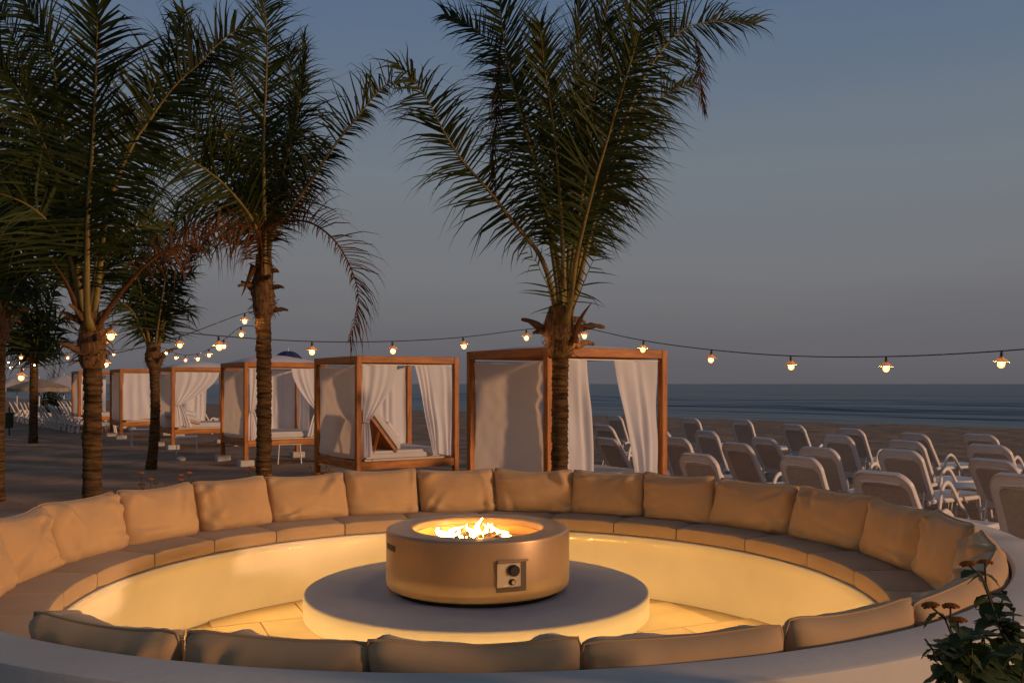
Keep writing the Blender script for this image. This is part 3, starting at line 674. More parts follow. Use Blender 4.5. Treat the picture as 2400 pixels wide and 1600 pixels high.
# ------------------------------------------------------------------ cabanas
S = 1.85; PH = 2.2; PW = .088; CR = R(33)
def cloth(name, mat, parent, fn, nu=36, nv=30):
    b = MB(); b.grid(nu, nv, fn); return b.build(name, mat, parent, angle=None)
def curtain(parent, face, top, bot, z0, z1, tie=None, pleats=4, amp=.028, seed=0, name='curtain', mat='curtain', blow=0.0):
    """face(u, out) -> local xy of the cloth line; top / bot = (u0, u1); tie = (v, u, width)"""
    def f(s, v):
        a = top[0] + (bot[0] - top[0]) * v; c = top[1] + (bot[1] - top[1]) * v; am = amp
        if tie:
            tv, tu, tw = tie
            if v < tv:
                q = (v / tv); q = q ** 1.7; a = top[0] + (tu - tw / 2 - top[0]) * q; c = top[1] + (tu + tw / 2 - top[1]) * q
            else:
                q = (v - tv) / (1 - tv); q = q ** .7; a = tu - tw / 2 + (bot[0] - tu + tw / 2) * q; c = tu + tw / 2 + (bot[1] - tu - tw / 2) * q
            am = amp * (.6 + .7 * abs(v - tv))
        u = a + (c - a) * s
        wv = math.sin(6.283 * pleats * (s + .24 * nz(s * 2.6, seed * 3.3) + .10 * v * nz(s * 3 + 5, v * 1.5, seed))) * (.55 + .75 * nz(s * 3.1, v * 1.2, seed * 1.7))
        out = am * (wv * (.35 + .65 * min(1, v * 2 + .25)) + 1.2 * nz(s * 2.5 + seed, v * 2.5, 2)) + blow * math.sin(v * 2.6) * .5
        x, y = face(u, out); zb = z1 + .05 * nz(s * 3 + seed * 2, 7.7)
        return Vector((x, y, z0 + (zb - z0) * v))
    o = cloth(name, M[mat], parent, f, 44, 30)
    if tie:
        tv, tu, tw = tie; bb = MB(); zt = z0 + (z1 - z0) * tv; ps = [face(tu + tw * .62 * math.cos(k * .6283), .05 * math.sin(k * .6283)) for k in range(11)]
        bb.tube([(x, y, zt) for x, y in ps], .012, 6); bb.build('tie_back', M['curtain'], o)
    return o
front_ = lambda u, o: (u, .05 + o)
back_ = lambda u, o: (u, S - .05 + o)
left_ = lambda u, o: (.05 + o, u)
right_ = lambda u, o: (S - .05 + o, u)
def rounded(b, c, d, rr=.04, seg=3):
    bm = bmesh.new(); bmesh.ops.create_cube(bm, size=1)
    for v in bm.verts: v.co = Vector((v.co.x * d[0], v.co.y * d[1], v.co.z * d[2]))
    bmesh.ops.bevel(bm, geom=list(bm.edges), offset=rr, segments=seg, affect='EDGES'); bm.verts.index_update()
    b.add([v.co + Vector(c) for v in bm.verts], [tuple(v.index for v in f.verts) for f in bm.faces]); bm.free(); return b
def cabana(label, corner, rz, cfg, seed):
    z = sand_level(corner[0], corner[1])
    t = thing('cabana', label, 'cabana', (corner[0], corner[1], z), rz, 'beach cabanas in a row')
    h = PW / 2
    for (x, y) in ((h, h), (S - h, h), (h, S - h), (S - h, S - h)):
        b = MB(); b.box((x, y, (PH + .07) / 2), (PW, PW, PH - .072), ch=.006); b.build('post', M['wood'], t, False)
        b = MB(); b.box((x, y, .035), (.30, .24, .16), ch=.012); b.build('foot_block', M['block'], t, False)
    for y in (h, S - h):
        b = MB(); b.box((S / 2, y, PH - .0525), (S - 2 * PW + .004, PW - .012, .105), ch=.005); b.build('top_beam', M['wood_x'], t, False)
        b = MB(); b.box((S / 2, y, .46), (S - 2 * PW + .004, PW - .03, .13), ch=.005); b.build('base_beam', M['wood_x'], t, False)
    for x in (h, S - h):
        b = MB(); b.box((x, S / 2, PH - .0525), (PW - .012, S - 2 * PW + .004, .105), ch=.005); b.build('top_beam', M['wood_y'], t, False)
        b = MB(); b.box((x, S / 2, .46), (PW - .03, S - 2 * PW + .004, .13), ch=.005); b.build('base_beam', M['wood_y'], t, False)
    for k in range(9):
        b = MB(); b.box((S / 2, .14 + (S - .28) * k / 8, .505), (S - .16, .12, .022)); b.build('slat', M['wood_x'], t, False)
    # curtain rails
    for q, (p, e) in enumerate((((PW, .055), (S - PW, .055)), ((PW, S - .055), (S - PW, S - .055)))):
        b = MB(); b.tube([(*p, PH - .135), (*e, PH - .135)], .009, 6); b.build('curtain_rail', M['metal_white'], t)
    # fabric roof, bellied a little upwards
    bow = cfg.get('roof', .06)
    cloth('roof_cloth', M['curtain'], t, lambda u, v: Vector((.05 + u * (S - .1), .05 + v * (S - .1), PH + .004 + bow * math.sin(u * 3.14) ** .7 * math.sin(v * 3.14) ** .7 + .012 * nz(u * 4, v * 4, seed))), 20, 20)
    # canvas side screen on the left face
    sl = cfg.get('slack', .02)
    def screen(u, v):
        k = max(0, u * 1.6 - .4) if False else (1 - u)
        wr = sl * (.7 * nz(u * 1.4, v * 1.6, seed) + .22 * k * math.sin(30 * v + 11 * u + 4 * nz(u * 3, v * 3, seed)) * math.sin(v * 3.14) * max(0, .4 + nz(u * 2, v * 2.2, seed + 9))) + .3 * sl * nz(u * 6, v * 9, seed + 4)
        edge = .035 * math.sin(v * 3.14) * (1 + .5 * nz(v * 2, seed))
        return Vector((.045 + wr, PW + .04 + edge * .6 + u * (S - 2 * PW - .08 - edge * 1.2), PH - .15 - .025 * math.sin(u * 3.14) - v * (1.48 + .02 * nz(u * 4, seed))))
    cloth('side_screen', M['canvas'], t, screen, 40, 50)
    for a in cfg.get('curtains', []): curtain(t, **a)
    # day bed
    b = MB(); rounded(b, (S / 2 + .02, S / 2, .60), (S - .30, S - .26, .16), .045)
    b.v = [(x, y, z_ + .012 * nz(x * 3, y * 3, seed)) for x, y, z_ in b.v]; b.build('mattress', M['mattress'], t)
    if cfg.get('raise'):
        an = R(cfg['raise']); ln = .78; m = Matrix.Rotation(an, 3, 'Y'); piv = Vector((.78, .55, .66)); b = MB()
        rounded(b, (-ln / 2, 0, .07), (ln, .80, .14), .04); b.v = [tuple(m @ Vector(v) + piv) for v in b.v]; b.build('raised_mattress', M['mattress'], t)
        b = MB(); b.box((-ln / 2, 0, -.02), (ln, .80, .035)); b.v = [tuple(m @ Vector(v) + piv) for v in b.v]; b.build('backrest_board', M['wood_x'], t, False)
        q0 = m @ Vector((-ln * .6, -.36, -.03)) + piv; b = MB(); b.tube([q0, (q0.x + .05 - .18, q0.y, .52)], .025, 4); b.build('backrest_prop', M['wood'], t, False)
        pw = pillow(.55, .36, .16, seed + 5); mm = m @ Matrix.Rotation(R(-90), 3, 'Y') @ Matrix.Rotation(R(-90), 3, 'Z')
        pb = MB(); pb.f = pw.f; pb.v = [tuple(m @ Vector((-.12 - z_ * .9, x, .20 - y)) + piv) for x, y, z_ in pw.v]; pb.build('pillow', M['curtain'], t, angle=None)
    return t
ZT = PH - .14
cA = dict(slack=.06, roof=.07, curtains=[
    dict(face=front_, top=(.14, .62), bot=(.18, .72), z0=ZT, z1=.30, pleats=3, amp=.035, seed=1),
    dict(face=front_, top=(1.02, 1.72), bot=(1.42, 1.74), z0=ZT, z1=.36, pleats=3, amp=.035, seed=2),
    dict(face=back_, top=(.12, .36), bot=(.14, .30), z0=ZT, z1=.6, pleats=3, amp=.02, seed=3)])
cB = dict(slack=.045, roof=.03, raise_=0, curtains=[
    dict(face=front_, top=(.12, .72), bot=(.06, .30), z0=ZT, z1=.60, tie=(.62, .17, .10), pleats=4, amp=.03, seed=11),
    dict(face=front_, top=(1.04, 1.72), bot=(1.38, 1.72), z0=ZT, z1=.58, pleats=5, amp=.03, seed=12),
    dict(face=back_, top=(.80, 1.74), bot=(.85, 1.74), z0=ZT, z1=.6, pleats=5, amp=.03, seed=13)])
cB['raise'] = 52
cC = dict(slack=.04, roof=.17, curtains=[
    dict(face=front_, top=(.12, .60), bot=(.05, .42), z0=ZT, z1=.52, tie=(.60, .18, .10), pleats=4, amp=.03, seed=21),
    dict(face=front_, top=(1.05, 1.72), bot=(1.40, 1.72), z0=ZT, z1=.55, tie=(.62, 1.66, .10), pleats=4, amp=.03, seed=22),
    dict(face=back_, top=(1.0, 1.74), bot=(1.0, 1.74), z0=ZT, z1=.6, pleats=4, amp=.03, seed=23),
    dict(face=right_, top=(.95, 1.74), bot=(1.05, 1.74), z0=ZT, z1=.6, pleats=5, amp=.03, seed=24)])
cD = dict(slack=.035, roof=.17, curtains=[
    dict(face=front_, top=(.12, 1.28), bot=(.05, .55), z0=ZT, z1=.60, tie=(.60, .18, .14), pleats=5, amp=.035, seed=31),
    dict(face=back_, top=(.5, 1.4), bot=(.5, 1.35), z0=ZT, z1=.6, pleats=4, amp=.03, seed=33)])
cD['raise'] = 16
cE = dict(slack=.015, roof=.04, curtains=[
    dict(face=front_, top=(.12, 1.28), bot=(.08, 1.40), z0=ZT, z1=.60, pleats=4, amp=.03, seed=41, blow=-.1),
    dict(face=back_, top=(.14, 1.5), bot=(.14, 1.4), z0=ZT, z1=.6, pleats=4, amp=.03, seed=43)])
cF = dict(slack=.015, roof=.04, curtains=[dict(face=front_, top=(.12, .5), bot=(.1, .45), z0=ZT, z1=.6, pleats=4, amp=.03, seed=51), dict(face=back_, top=(.14, 1.2), bot=(.14, 1.2), z0=ZT, z1=.6, pleats=4, amp=.03, seed=53)])
def corner_at(xp, Y): return ((xp - 1200) / FPX * Y, Y)
for q, (xp, Y, cfg, lab) in enumerate((
        (1283, 10.45, cA, 'teak cabana with loose white curtains right behind the palm by the bench'),
        (836, 14.3, cB, 'teak cabana with day bed backrest raised and a tied curtain'),
        (573, 19.3, cC, 'teak cabana partly hidden by the palm with the dead brown frond'),
        (402, 24.4, cD, 'teak cabana with its white curtain swept aside over a gently raised bed'),
        (281, 28.6, cE, 'teak cabana with a white curtain closed across its front'),
        (184, 33.0, cF, 'teak cabana at the end of the row beside the far loungers'))):
    cabana(lab, corner_at(xp, Y), CR, cfg, q * 13 + 2)

# ------------------------------------------------------------------ white side tables
def side_table(xp, Y, rz, label):
    x, y = corner_at(xp, Y); t = thing('side_table', label, 'side table', (x, y, sand_level(x, y)), rz, 'white side tables by the cabanas')
    b = MB(); b.box((0, 0, .425), (.50, .50, .02), ch=.006); b.build('table_top', M['metal_white'], t, False)
    for sx in (-1, 1):
        for sy in (-1, 1):
            b = MB(); b.tube([(sx * .22, sy * .22, .42), (sx * .25, sy * .25, -.02)], .012, 8); b.build('leg', M['metal_white'], t)
        b = MB(); b.tube([(sx * .225, -.225, .33), (sx * .225, .225, .33)], .009, 6); b.build('stretcher', M['metal_white'], t)
    return t
side_table(438, 22.9, R(20), 'small white metal side table by the gently raised day bed')
side_table(679, 20.0, R(14), 'small white metal side table beside the palm with the dead frond')
side_table(330, 26.4, R(25), 'small white metal side table before the closed white curtain')

# ------------------------------------------------------------------ sun loungers
def rounded_outline(w, h, r_top, r_bot, crown, n=10):
    pts = []
    for cx_, cz_, r_, a0 in ((w / 2 - r_bot, r_bot, r_bot, -90), (w / 2 - r_top, h - r_top, r_top, 0), (-w / 2 + r_top, h - r_top, r_top, 90), (-w / 2 + r_bot, r_bot, r_bot, 180)):
        for k in range(n + 1):
            a = R(a0 + 90 * k / n); pts.append([cx_ + r_ * math.cos(a), cz_ + r_ * math.sin(a)])
    for p in pts:
        if p[1] > h * .6: p[1] += crown * (1 - (2 * p[0] / w) ** 2) * (p[1] - h * .6) / (h * .4)
    return pts
BL, BA = .66, R(64)
def make_lounger(BA):
    t = thing('sun_lounger', '', 'sun lounger')
    d = Vector((-math.cos(BA), 0, math.sin(BA))); nrm = Vector((math.sin(BA), 0, math.cos(BA))); piv = Vector((0, 0, .33))
    to3 = lambda a, b_, o_: piv + Vector((0, a, 0)) + d * b_ + nrm * o_
    out = rounded_outline(.62, BL, .13, .05, .035); inn = [[a * 1.0, c + .07] for a, c in rounded_outline(.49, .465, .07, .06, .02)]; n = len(out)
    b = MB(); vs_ = []; fs = []
    for o_ in (.016, -.016):
        sc = 1.0
        vs_ += [to3(a, c, o_) for a, c in out] + [to3(a, c, o_) for a, c in inn]
    # rolled outer lip: pulled back behind the panel
    lip = [to3(a * .985, BL / 2 + (c - BL / 2) * .985, -.03) for a, c in out]; vs_ += lip
    for k in range(n):
        k2 = (k + 1) % n
        fs.append((k, k2, n + k2, n + k)); fs.append((2 * n + k2, 2 * n + k, 3 * n + k, 3 * n + k2))
        fs.append((k2, k, 4 * n + k, 4 * n + k2)); fs.append((4 * n + k2, 4 * n + k, 2 * n + k, 2 * n + k2)); fs.append((n + k, n + k2, 3 * n + k2, 3 * n + k))
    b.add(vs_, fs); fr = b.build('back_frame', M['plastic'], t, angle=40)
    b = MB(); vs_ = [to3(a * 1.03, c, .004) for a, c in inn] + [to3(a * 1.03, c, -.004) for a, c in inn]; m = len(inn)
    b.add(vs_, [tuple(range(m)), tuple(range(2 * m - 1, m - 1, -1))]); b.build('back_net', M['net'], t, False)
    b = MB(); b.tube([to3(-.20, BL - .085, -.03), to3(0, BL - .070, -.034), to3(.20, BL - .085, -.03)], .011, 6); b.build('grip_rib', M['plastic'], t)
    for sy in (-1, 1):
        b = MB(); b.tube(spline([(-.12, sy * .29, .29), (0, sy * .295, .31), (.6, sy * .295, .30), (1.2, sy * .29, .30), (1.34, sy * .27, .27)], 16), .030, 8, flat=.8); b.build('side_rail', M['plastic'], t)
        b = MB(); b.tube(spline([(.02, sy * .335, -.03), (.05, sy * .335, .22), (.10, sy * .335, .45), (.20, sy * .335, .535), (.31, sy * .335, .48), (.48, sy * .335, .26), (.62, sy * .335, .12), (.70, sy * .335, -.03)], 26), .030, 8, flat=.62); b.build('armrest', M['plastic'], t)
        b = MB(); b.tube([(1.22, sy * .28, .31), (1.27, sy * .30, -.03)], [.032, .024], 8); b.build('leg', M['plastic'], t)
    for k in range(7):
        b = MB(); b.box((.12 + .185 * k, 0, .315), (.165, .55, .022), ch=.006); b.build('seat_slat', M['plastic'], t, False)
    b = MB(); b.tube([to3(-.22, .12, -.03), (-.16, -.22, .06), (-.16, .22, .06), to3(.22, .12, -.03)], .014, 6); b.build('back_prop', M['plastic'], t)
    return t
protos = [make_lounger(R(a)) for a in (64, 59, 69)]; used = [0, 0, 0]
def lounger_at(xp, yp, label, group, drop=.87, rz=None, jit=0):
    Y = FPX * drop / (yp - HOR); X = (xp - 1200) / FPX * Y; a = (R(31) if rz is None else rz) + R(random.uniform(-5, 5))
    tx = -math.cos(BA) * BL                                  # top of the back relative to the root
    loc = (X - math.cos(a) * tx, Y - math.sin(a) * tx); z = CAMZ - drop - (.33 + math.sin(BA) * BL + .02)
    zz = sand_level(*loc) - .01
    q = random.choice((0, 0, 1, 2)); o = protos[q] if not used[q] else dup(protos[q])
    used[q] = 1; o.location = (loc[0], loc[1], zz); o.rotation_euler = (0, 0, a); o['label'] = label; o['group'] = group
    return o
ROWS = [('white plastic sun lounger, back raised, in the row closest to the sea', [(1434, 978), (1612, 984), (1732, 988), (1856, 996), (1990, 1003), (2143, 1010), (2297, 1016)]),
        ('white plastic sun lounger, back raised, in the second row from the sea', [(1416, 997), (1540, 1006), (1647, 1013), (1792, 1019), (1955, 1026), (2120, 1032), (2318, 1042)]),
        ('white plastic sun lounger, back raised, in the third row from the sea', [(1426, 1026), (1575, 1032), (1724, 1042), (1909, 1051), (2105, 1056), (2328, 1069)]),
        ('white plastic sun lounger, back raised, in the row right behind the round bench', [(1625, 1067), (1864, 1072), (2068, 1105), (2385, 1133)])]
for q, (lab, l) in enumerate(ROWS):
    for (x, y) in l: lounger_at(x, y, lab, 'sun loungers, row %s from the sea' % ('one', 'two', 'three', 'four')[q], drop=.83)
lounger_at(471, 954, 'white plastic sun lounger seen through the cabana with the swept curtain', 'sun lounger behind the cabanas', drop=.83)
for k in range(15):
    f = k / 14; lounger_at(22 + 136 * f ** .95, 941.5 + 13 * f, 'white sun lounger in the distant row beside the wide tan parasol', 'distant row of sun loungers', drop=.83)
for k in range(4):
    f = k / 3; lounger_at(138 + 22 * f, 937 + 5 * f, 'white sun lounger behind the distant row, near the dark bush', 'distant second row of sun loungers', drop=.83)
# low table between loungers
x, y = corner_at(2268, 11.6); t = thing('resin_table', 'round white plastic table between two sun loungers', 'table', (x, y, sand_level(x, y)))
b = MB(); b.lathe([(.001, .46), (.26, .46), (.275, .45), (.27, .43), (.001, .435)], 28); b.build('table_top', M['plastic'], t)
for k in range(4):
    a = k * 1.5708 + .5; b = MB(); b.tube([(.2 * math.cos(a), .2 * math.sin(a), .44), (.26 * math.cos(a), .26 * math.sin(a), -.02)], .022, 7); b.build('leg', M['plastic'], t)

# ------------------------------------------------------------------ string lights
shade_b = MB(); shade_b.lathe([(.008, .036), (.016, .034), (.020, .022), (.062, -.004), (.063, -.008), (.018, .016), (.008, .03)], 20); shade_me = shade_b.mesh('lamp_shade', M['shade'], True, 40)
bm = bmesh.new(); bmesh.ops.create_icosphere(bm, subdivisions=1, radius=.0105)
for v in bm.verts: v.co.z = v.co.z * 1.25 - .022
bulb_me = bpy.data.meshes.new('bulb'); bm.to_mesh(bulb_me); bm.free(); bulb_me.materials.append(M['bulb']); bulb_me.polygons.foreach_set('use_smooth', [True] * len(bulb_me.polygons))
gm = MB(); gm.lathe([(.010, .012), (.019, .002), (.027, -.014), (.029, -.028), (.024, -.044), (.012, -.055), (.001, -.058)], 16); halo_me = gm.mesh('halo_globe', M['bulb_halo'])  # shell added for the bulb's halo
sk = MB(); sk.lathe([(.001, .085), (.007, .085), (.009, .07), (.012, .06), (.012, .03), (.010, .005), (.001, .004)], 10); sock_me = sk.mesh('socket', M['black'], True, 40)
def lamp(p, label, group, sc=1.0):
    t = thing('string_lamp', label, 'string lamp', (p[0], p[1], p[2] + .02), random.uniform(0, 6), group); sc *= .8; t.scale = (sc, sc, sc)
    t.rotation_euler = (R(random.uniform(-6, 6)), R(random.uniform(-6, 6)), t.rotation_euler.z)
    link('lamp_shade', shade_me, t); link('socket', sock_me, t); gl = link('halo_globe', halo_me, t); link('bulb', bulb_me, gl)
def string(name_label, lamp_label, group, start, lamps, end, n=80, rad=.0042):
    pts = [Vector(start)] + [Vector(p) + Vector((0, 0, .085)) for p in lamps] + [Vector(end)]
    b = MB(); b.tube(spline(pts, n), rad, 5); tag(b.build('light_cable', M['cable'], angle=None), name_label, 'cable')
    for p in lamps: lamp(p, lamp_label, group)
D = 1.0204
l1 = []
for i, y in enumerate((776, 795, 806, 808, 797, 773)):
    X, Y = .142 - .592 * i, 9 - .521 * i; l1.append((X, Y, zpx(y * D, Y)))
string('black light cable hanging between the two palms closest to the bench', 'lit lamp under a small metal shade, strung between the palms closest to the bench', 'lamps on the cable over the cabanas', (.40, 9.0, 2.30), l1, (-2.86, 6.16, 2.16))
l2 = []
for i, y in enumerate((772, 803, 826, 842, 846, 836)):
    X, Y = .716 + .4906 * i, 9 - .621 * i; l2.append((X, Y, zpx(y * D, Y)))
l2 += [(3.66, 5.27, 1.93), (4.15, 4.65, 2.02), (4.64, 4.03, 2.16)]
string('black light cable running from the palm out over the loungers by the sea', 'lit lamp under a small metal shade, strung out against the sea', 'lamps on the cable over the loungers', (.56, 9.0, 2.34), l2, (5.2, 3.3, 2.42))
l3 = []
for i, y in enumerate((738, 793, 837, 867)):
    X, Y = -2.76 - .467 * i, 9.4 - .56 * i; l3.append((X, Y, zpx(y * D, Y)))
l3 += [(-4.63, 7.14, 1.80), (-5.1, 6.58, 1.86)]
string('black light cable sloping down from the palm with the dead frond', 'lit lamp under a small metal shade, on the cable sloping from the dead frond palm', 'lamps on the sloping cable', (-2.62, 9.52, 2.48), l3, (-6.0, 5.6, 2.1))
l4 = []
px4 = [(565.6, 784), (525, 812), (490, 832.6), (463.6, 842), (434.7, 844), (412.6, 838.8), (390, 828)]
for i, (x, y) in enumerate(px4): l4.append(tuple(px(x, y, 9.9 + 1.27 * i)))
string('black light cable sagging between the dead frond palm and the short palm', 'lit lamp under a small metal shade, on the sagging cable before the short palm', 'lamps on the sagging cable', tuple(px(600, 765, 9.55)), l4, tuple(px(366, 812, 18.6)))
l5 = [tuple(px(x, y, Y)) for x, y, Y in ((267, 830.5, 17.2), (158.5, 838.6, 15.6), (49.3, 838, 14.3))]
string('black light cable from the short palm to the blurred palm', 'lit lamp under a small metal shade, on the level cable left of the short palm', 'lamps on the level cable', tuple(px(350, 815, 18.5)), l5, tuple(px(8, 828, 13.5)))
l6 = [tuple(px(x, y, Y)) for x, y, Y in ((81, 855.8, 26.6), (53, 865.6, 25.0), (24.5, 862, 23.2))]
string('black light cable tied to the small far palm', 'lit lamp under a small metal shade, hanging by the small far palm', 'lamps by the small far palm', tuple(px(84, 846, 26.9)), l6, tuple(px(-30, 850, 20)))
l7 = [tuple(px(45.6, 850.5, 30)), tuple(px(20, 849, 27))]
string('black light cable behind the small far palm', 'lit lamp under a small metal shade, beyond the small far palm', 'lamps beyond the small far palm', tuple(px(90, 838, 34)), l7, tuple(px(-40, 840, 22)))
# two plain posts outside the picture carry the cable ends
for q, (p, lab) in enumerate((((5.2, 3.3, 2.45), 'slim timber post carrying the cable that runs out over the loungers'), ((-6.0, 5.6, 2.2), 'slim timber post carrying the sloping cable'))):
    zb = sand_level(p[0], p[1]); b = MB(); b.tube([(0, 0, -.2), (0, 0, p[2] - zb + .05)], [.05, .04], 12)
    tag(b.build('light_post', M['wood'], loc=(p[0], p[1], zb)), lab, 'post')

# ------------------------------------------------------------------ lantana plants
def leaf_mesh(seed):
    b = MB(); r2 = random.Random(seed); n = 6
    def f(s, v):
        u = 2 * s - 1; w = .36 * math.sin(math.pi * min(.999, v ** .75)) ** .9 * (1 + .06 * math.sin(v * 40))
        return Vector((u * w, v, .10 * abs(u) * w * 2 - .28 * v * v + .02 * math.sin(v * 22) * abs(u)))
    b.grid(4, 9, f); return b.mesh('leaf', M['lantana_leaf'])
leaf_me = [leaf_mesh(q) for q in range(2)]
def head_mesh():
    bm = bmesh.new(); r2 = random.Random(1)
    for k in range(26):
        a = k * 2.399; rad = math.sqrt(k / 26); m = Matrix.Translation((rad * .9 * math.cos(a), rad * .9 * math.sin(a), .35 * (1 - rad * rad) + .05 * r2.random())) @ Matrix.Scale(.26, 4)
        bmesh.ops.create_icosphere(bm, subdivisions=1, radius=1, matrix=m)
    me = bpy.data.meshes.new('flower_head'); bm.to_mesh(me); bm.free(); me.materials.append(M['lantana_flower']); return me
head_me = head_mesh()
def seed_mesh():
    bm = bmesh.new(); r2 = random.Random(2)
    for k in range(9):
        m = Matrix.Translation((r2.uniform(-.6, .6), r2.uniform(-.6, .6), r2.uniform(-.4, .6))) @ Matrix.Scale(.35, 4); bmesh.ops.create_icosphere(bm, subdivisions=1, radius=1, matrix=m)
    me = bpy.data.meshes.new('seed_head'); bm.to_mesh(me); bm.free(); me.materials.append(M['seed_head']); return me
seed_me = seed_mesh()
def place_leaf(t, p, d, ln, seed):
    r2 = random.Random(seed); o = link('leaf', leaf_me[seed % 2], t, p)
    d = Vector(d).normalized(); q = d.to_track_quat('Y', 'Z'); o.rotation_mode = 'QUATERNION'; o.rotation_quaternion = q; o.scale = (ln * r2.uniform(.85, 1.15), ln, ln); return o
def lantana(label, root, stems, seed, leaf=.06, head=.02, cat='flowering plant', group=None):
    """stems: (list of points, flower kind); points are world positions from the root upwards"""
    root = Vector(root); root.z = sand_level(root.x, root.y) - .03; t = thing('lantana_plant', label, cat, root, group=group); r2 = random.Random(seed)
    for si, (pts, kind) in enumerate(stems):
        C = spline([Vector(p) - root for p in pts], 30); b = MB(); b.tube(C, [.0042 * (1.25 - .75 * k / 30) for k in range(31)], 6); st = b.build('stem', M['lantana_stem'], t, angle=None)
        ln = sum((b_ - a_).length for a_, b_ in zip(C, C[1:])); az = r2.uniform(0, 3); dd = .025; nodes = []
        while dd < ln - .05: nodes.append(dd); dd += .062 if dd < .3 else .14
        for dd in nodes:
            f = 1 - dd / ln
            c = C[int(f * 30)].lerp(C[min(30, int(f * 30) + 1)], f * 30 % 1); az += 1.57 + r2.uniform(-.3, .3)
            for s in (0, math.pi):
                a = az + s; d = Vector((math.cos(a), math.sin(a), r2.uniform(-.9, .2))); l = leaf * (.30 + .55 * min(1, dd / .22)) * r2.uniform(.65, 1.15)
                place_leaf(t, c, d, l, r2.randint(0, 999))
        e = C[-1]; T = (C[-1] - C[-3]).normalized()
        for s in range(3): place_leaf(t, C[-4], Vector((math.cos(s * 2.1 + az), math.sin(s * 2.1 + az), .35)), leaf * .5, r2.randint(0, 999))
        if kind == 'f':
            o = link('flower_head', head_me, t, e); o.scale = (head, head, head * .8); o.rotation_mode = 'QUATERNION'; o.rotation_quaternion = (T * .5 + Vector((0, 0, 1))).to_track_quat('Z', 'Y')
        elif kind == 's':
            o = link('seed_head', seed_me, t, e); o.scale = (head * .5,) * 3
    return t
def P2(x, y, Y): return px(2080 + x / 4.9, 1280 + y / 4.9, Y)
gA = (1.02, 2.0, 0); gB = (.90, 1.85, 0)
lantana('tall orange flowered lantana reaching above the white bench ledge', gA, [
    ([gA, P2(1350, 1560, 2.02), P2(1290, 1000, 2.0), P2(1240, 780, 2.0), P2(1150, 540, 2.0), P2(1080, 340, 2.0), P2(920, 205, 1.99)], 'f'),
    ([gA, P2(1350, 1560, 2.03), P2(1300, 1000, 2.02), P2(1250, 760, 2.02), P2(1140, 480, 2.03), P2(1110, 290, 2.03), P2(1120, 185, 2.03)], 'f'),
    ([gA, P2(1370, 1560, 2.05), P2(1310, 1000, 2.03), P2(1260, 780, 2.04), P2(1320, 680, 2.05), P2(1350, 530, 2.05)], 's'),
    ([gA, P2(1480, 1560, 2.1), P2(1480, 1200, 2.1), P2(1440, 900, 2.1), P2(1445, 720, 2.1)], 's'),
    ([gA, P2(1540, 1600, 1.95), P2(1500, 1300, 1.93), P2(1400, 1100, 1.93), P2(1330, 1000, 1.94)], '')], 5, leaf=.112, head=.017)
lantana('lower orange flowered lantana beside the white bench wall', gB, [
    ([gB, P2(930, 1560, 1.88), P2(870, 1300, 1.86), P2(760, 1070, 1.85), P2(690, 900, 1.85), P2(640, 800, 1.85), P2(490, 680, 1.84)], 'f'),
    ([gB, P2(940, 1560, 1.9), P2(880, 1300, 1.9), P2(780, 1080, 1.9), P2(710, 880, 1.9), P2(722, 690, 1.9)], 'f'),
    ([gB, P2(960, 1560, 1.8), P2(900, 1300, 1.8), P2(830, 1050, 1.8), P2(805, 850, 1.8)], 'f'),
    ([gB, P2(800, 1560, 1.86), P2(690, 1450, 1.85), P2(600, 1300, 1.84), P2(530, 1190, 1.84), P2(430, 1060, 1.84)], ''),
    ([gB, P2(1060, 1540, 1.86), P2(1150, 1400, 1.87), P2(1220, 1340, 1.87)], 's'),
    ([gB, P2(1050, 1560, 1.9), P2(1110, 1400, 1.9), P2(1160, 1270, 1.92)], ''),
    ([gB, P2(760, 1600, 1.8), P2(660, 1440, 1.8), P2(580, 1330, 1.8), P2(500, 1270, 1.8)], 's')], 9, leaf=.112, head=.017)
back_pl = [(256, 1152, 7.6, 2), (352, 1120, 8.0, 3), (392, 1132, 8.0, 2), (436, 1118, 8.3, 3), (605, 1104, 8.6, 3), (752, 1092, 9.6, 4), (770, 1100, 9.5, 3), (640, 1120, 8.5, 2)]
for q, (x, y, Y, ns) in enumerate(back_pl):
    g = px(x, 1300, Y); g.z = 0; r2 = random.Random(q); st = []
    for k in range(ns + 2):
        e = px(x + r2.uniform(-26, 26), y + r2.uniform(-12, 22), Y + r2.uniform(-.15, .15)); st.append(([g, g.lerp(e, .5) + Vector((r2.uniform(-.06, .06), 0, .05)), e], 'f' if k < ns else ''))
    lantana('orange flowered lantana poking up behind the back cushions', g, st, 30 + q, leaf=.075, head=.03, group='lantana plants behind the cushions')

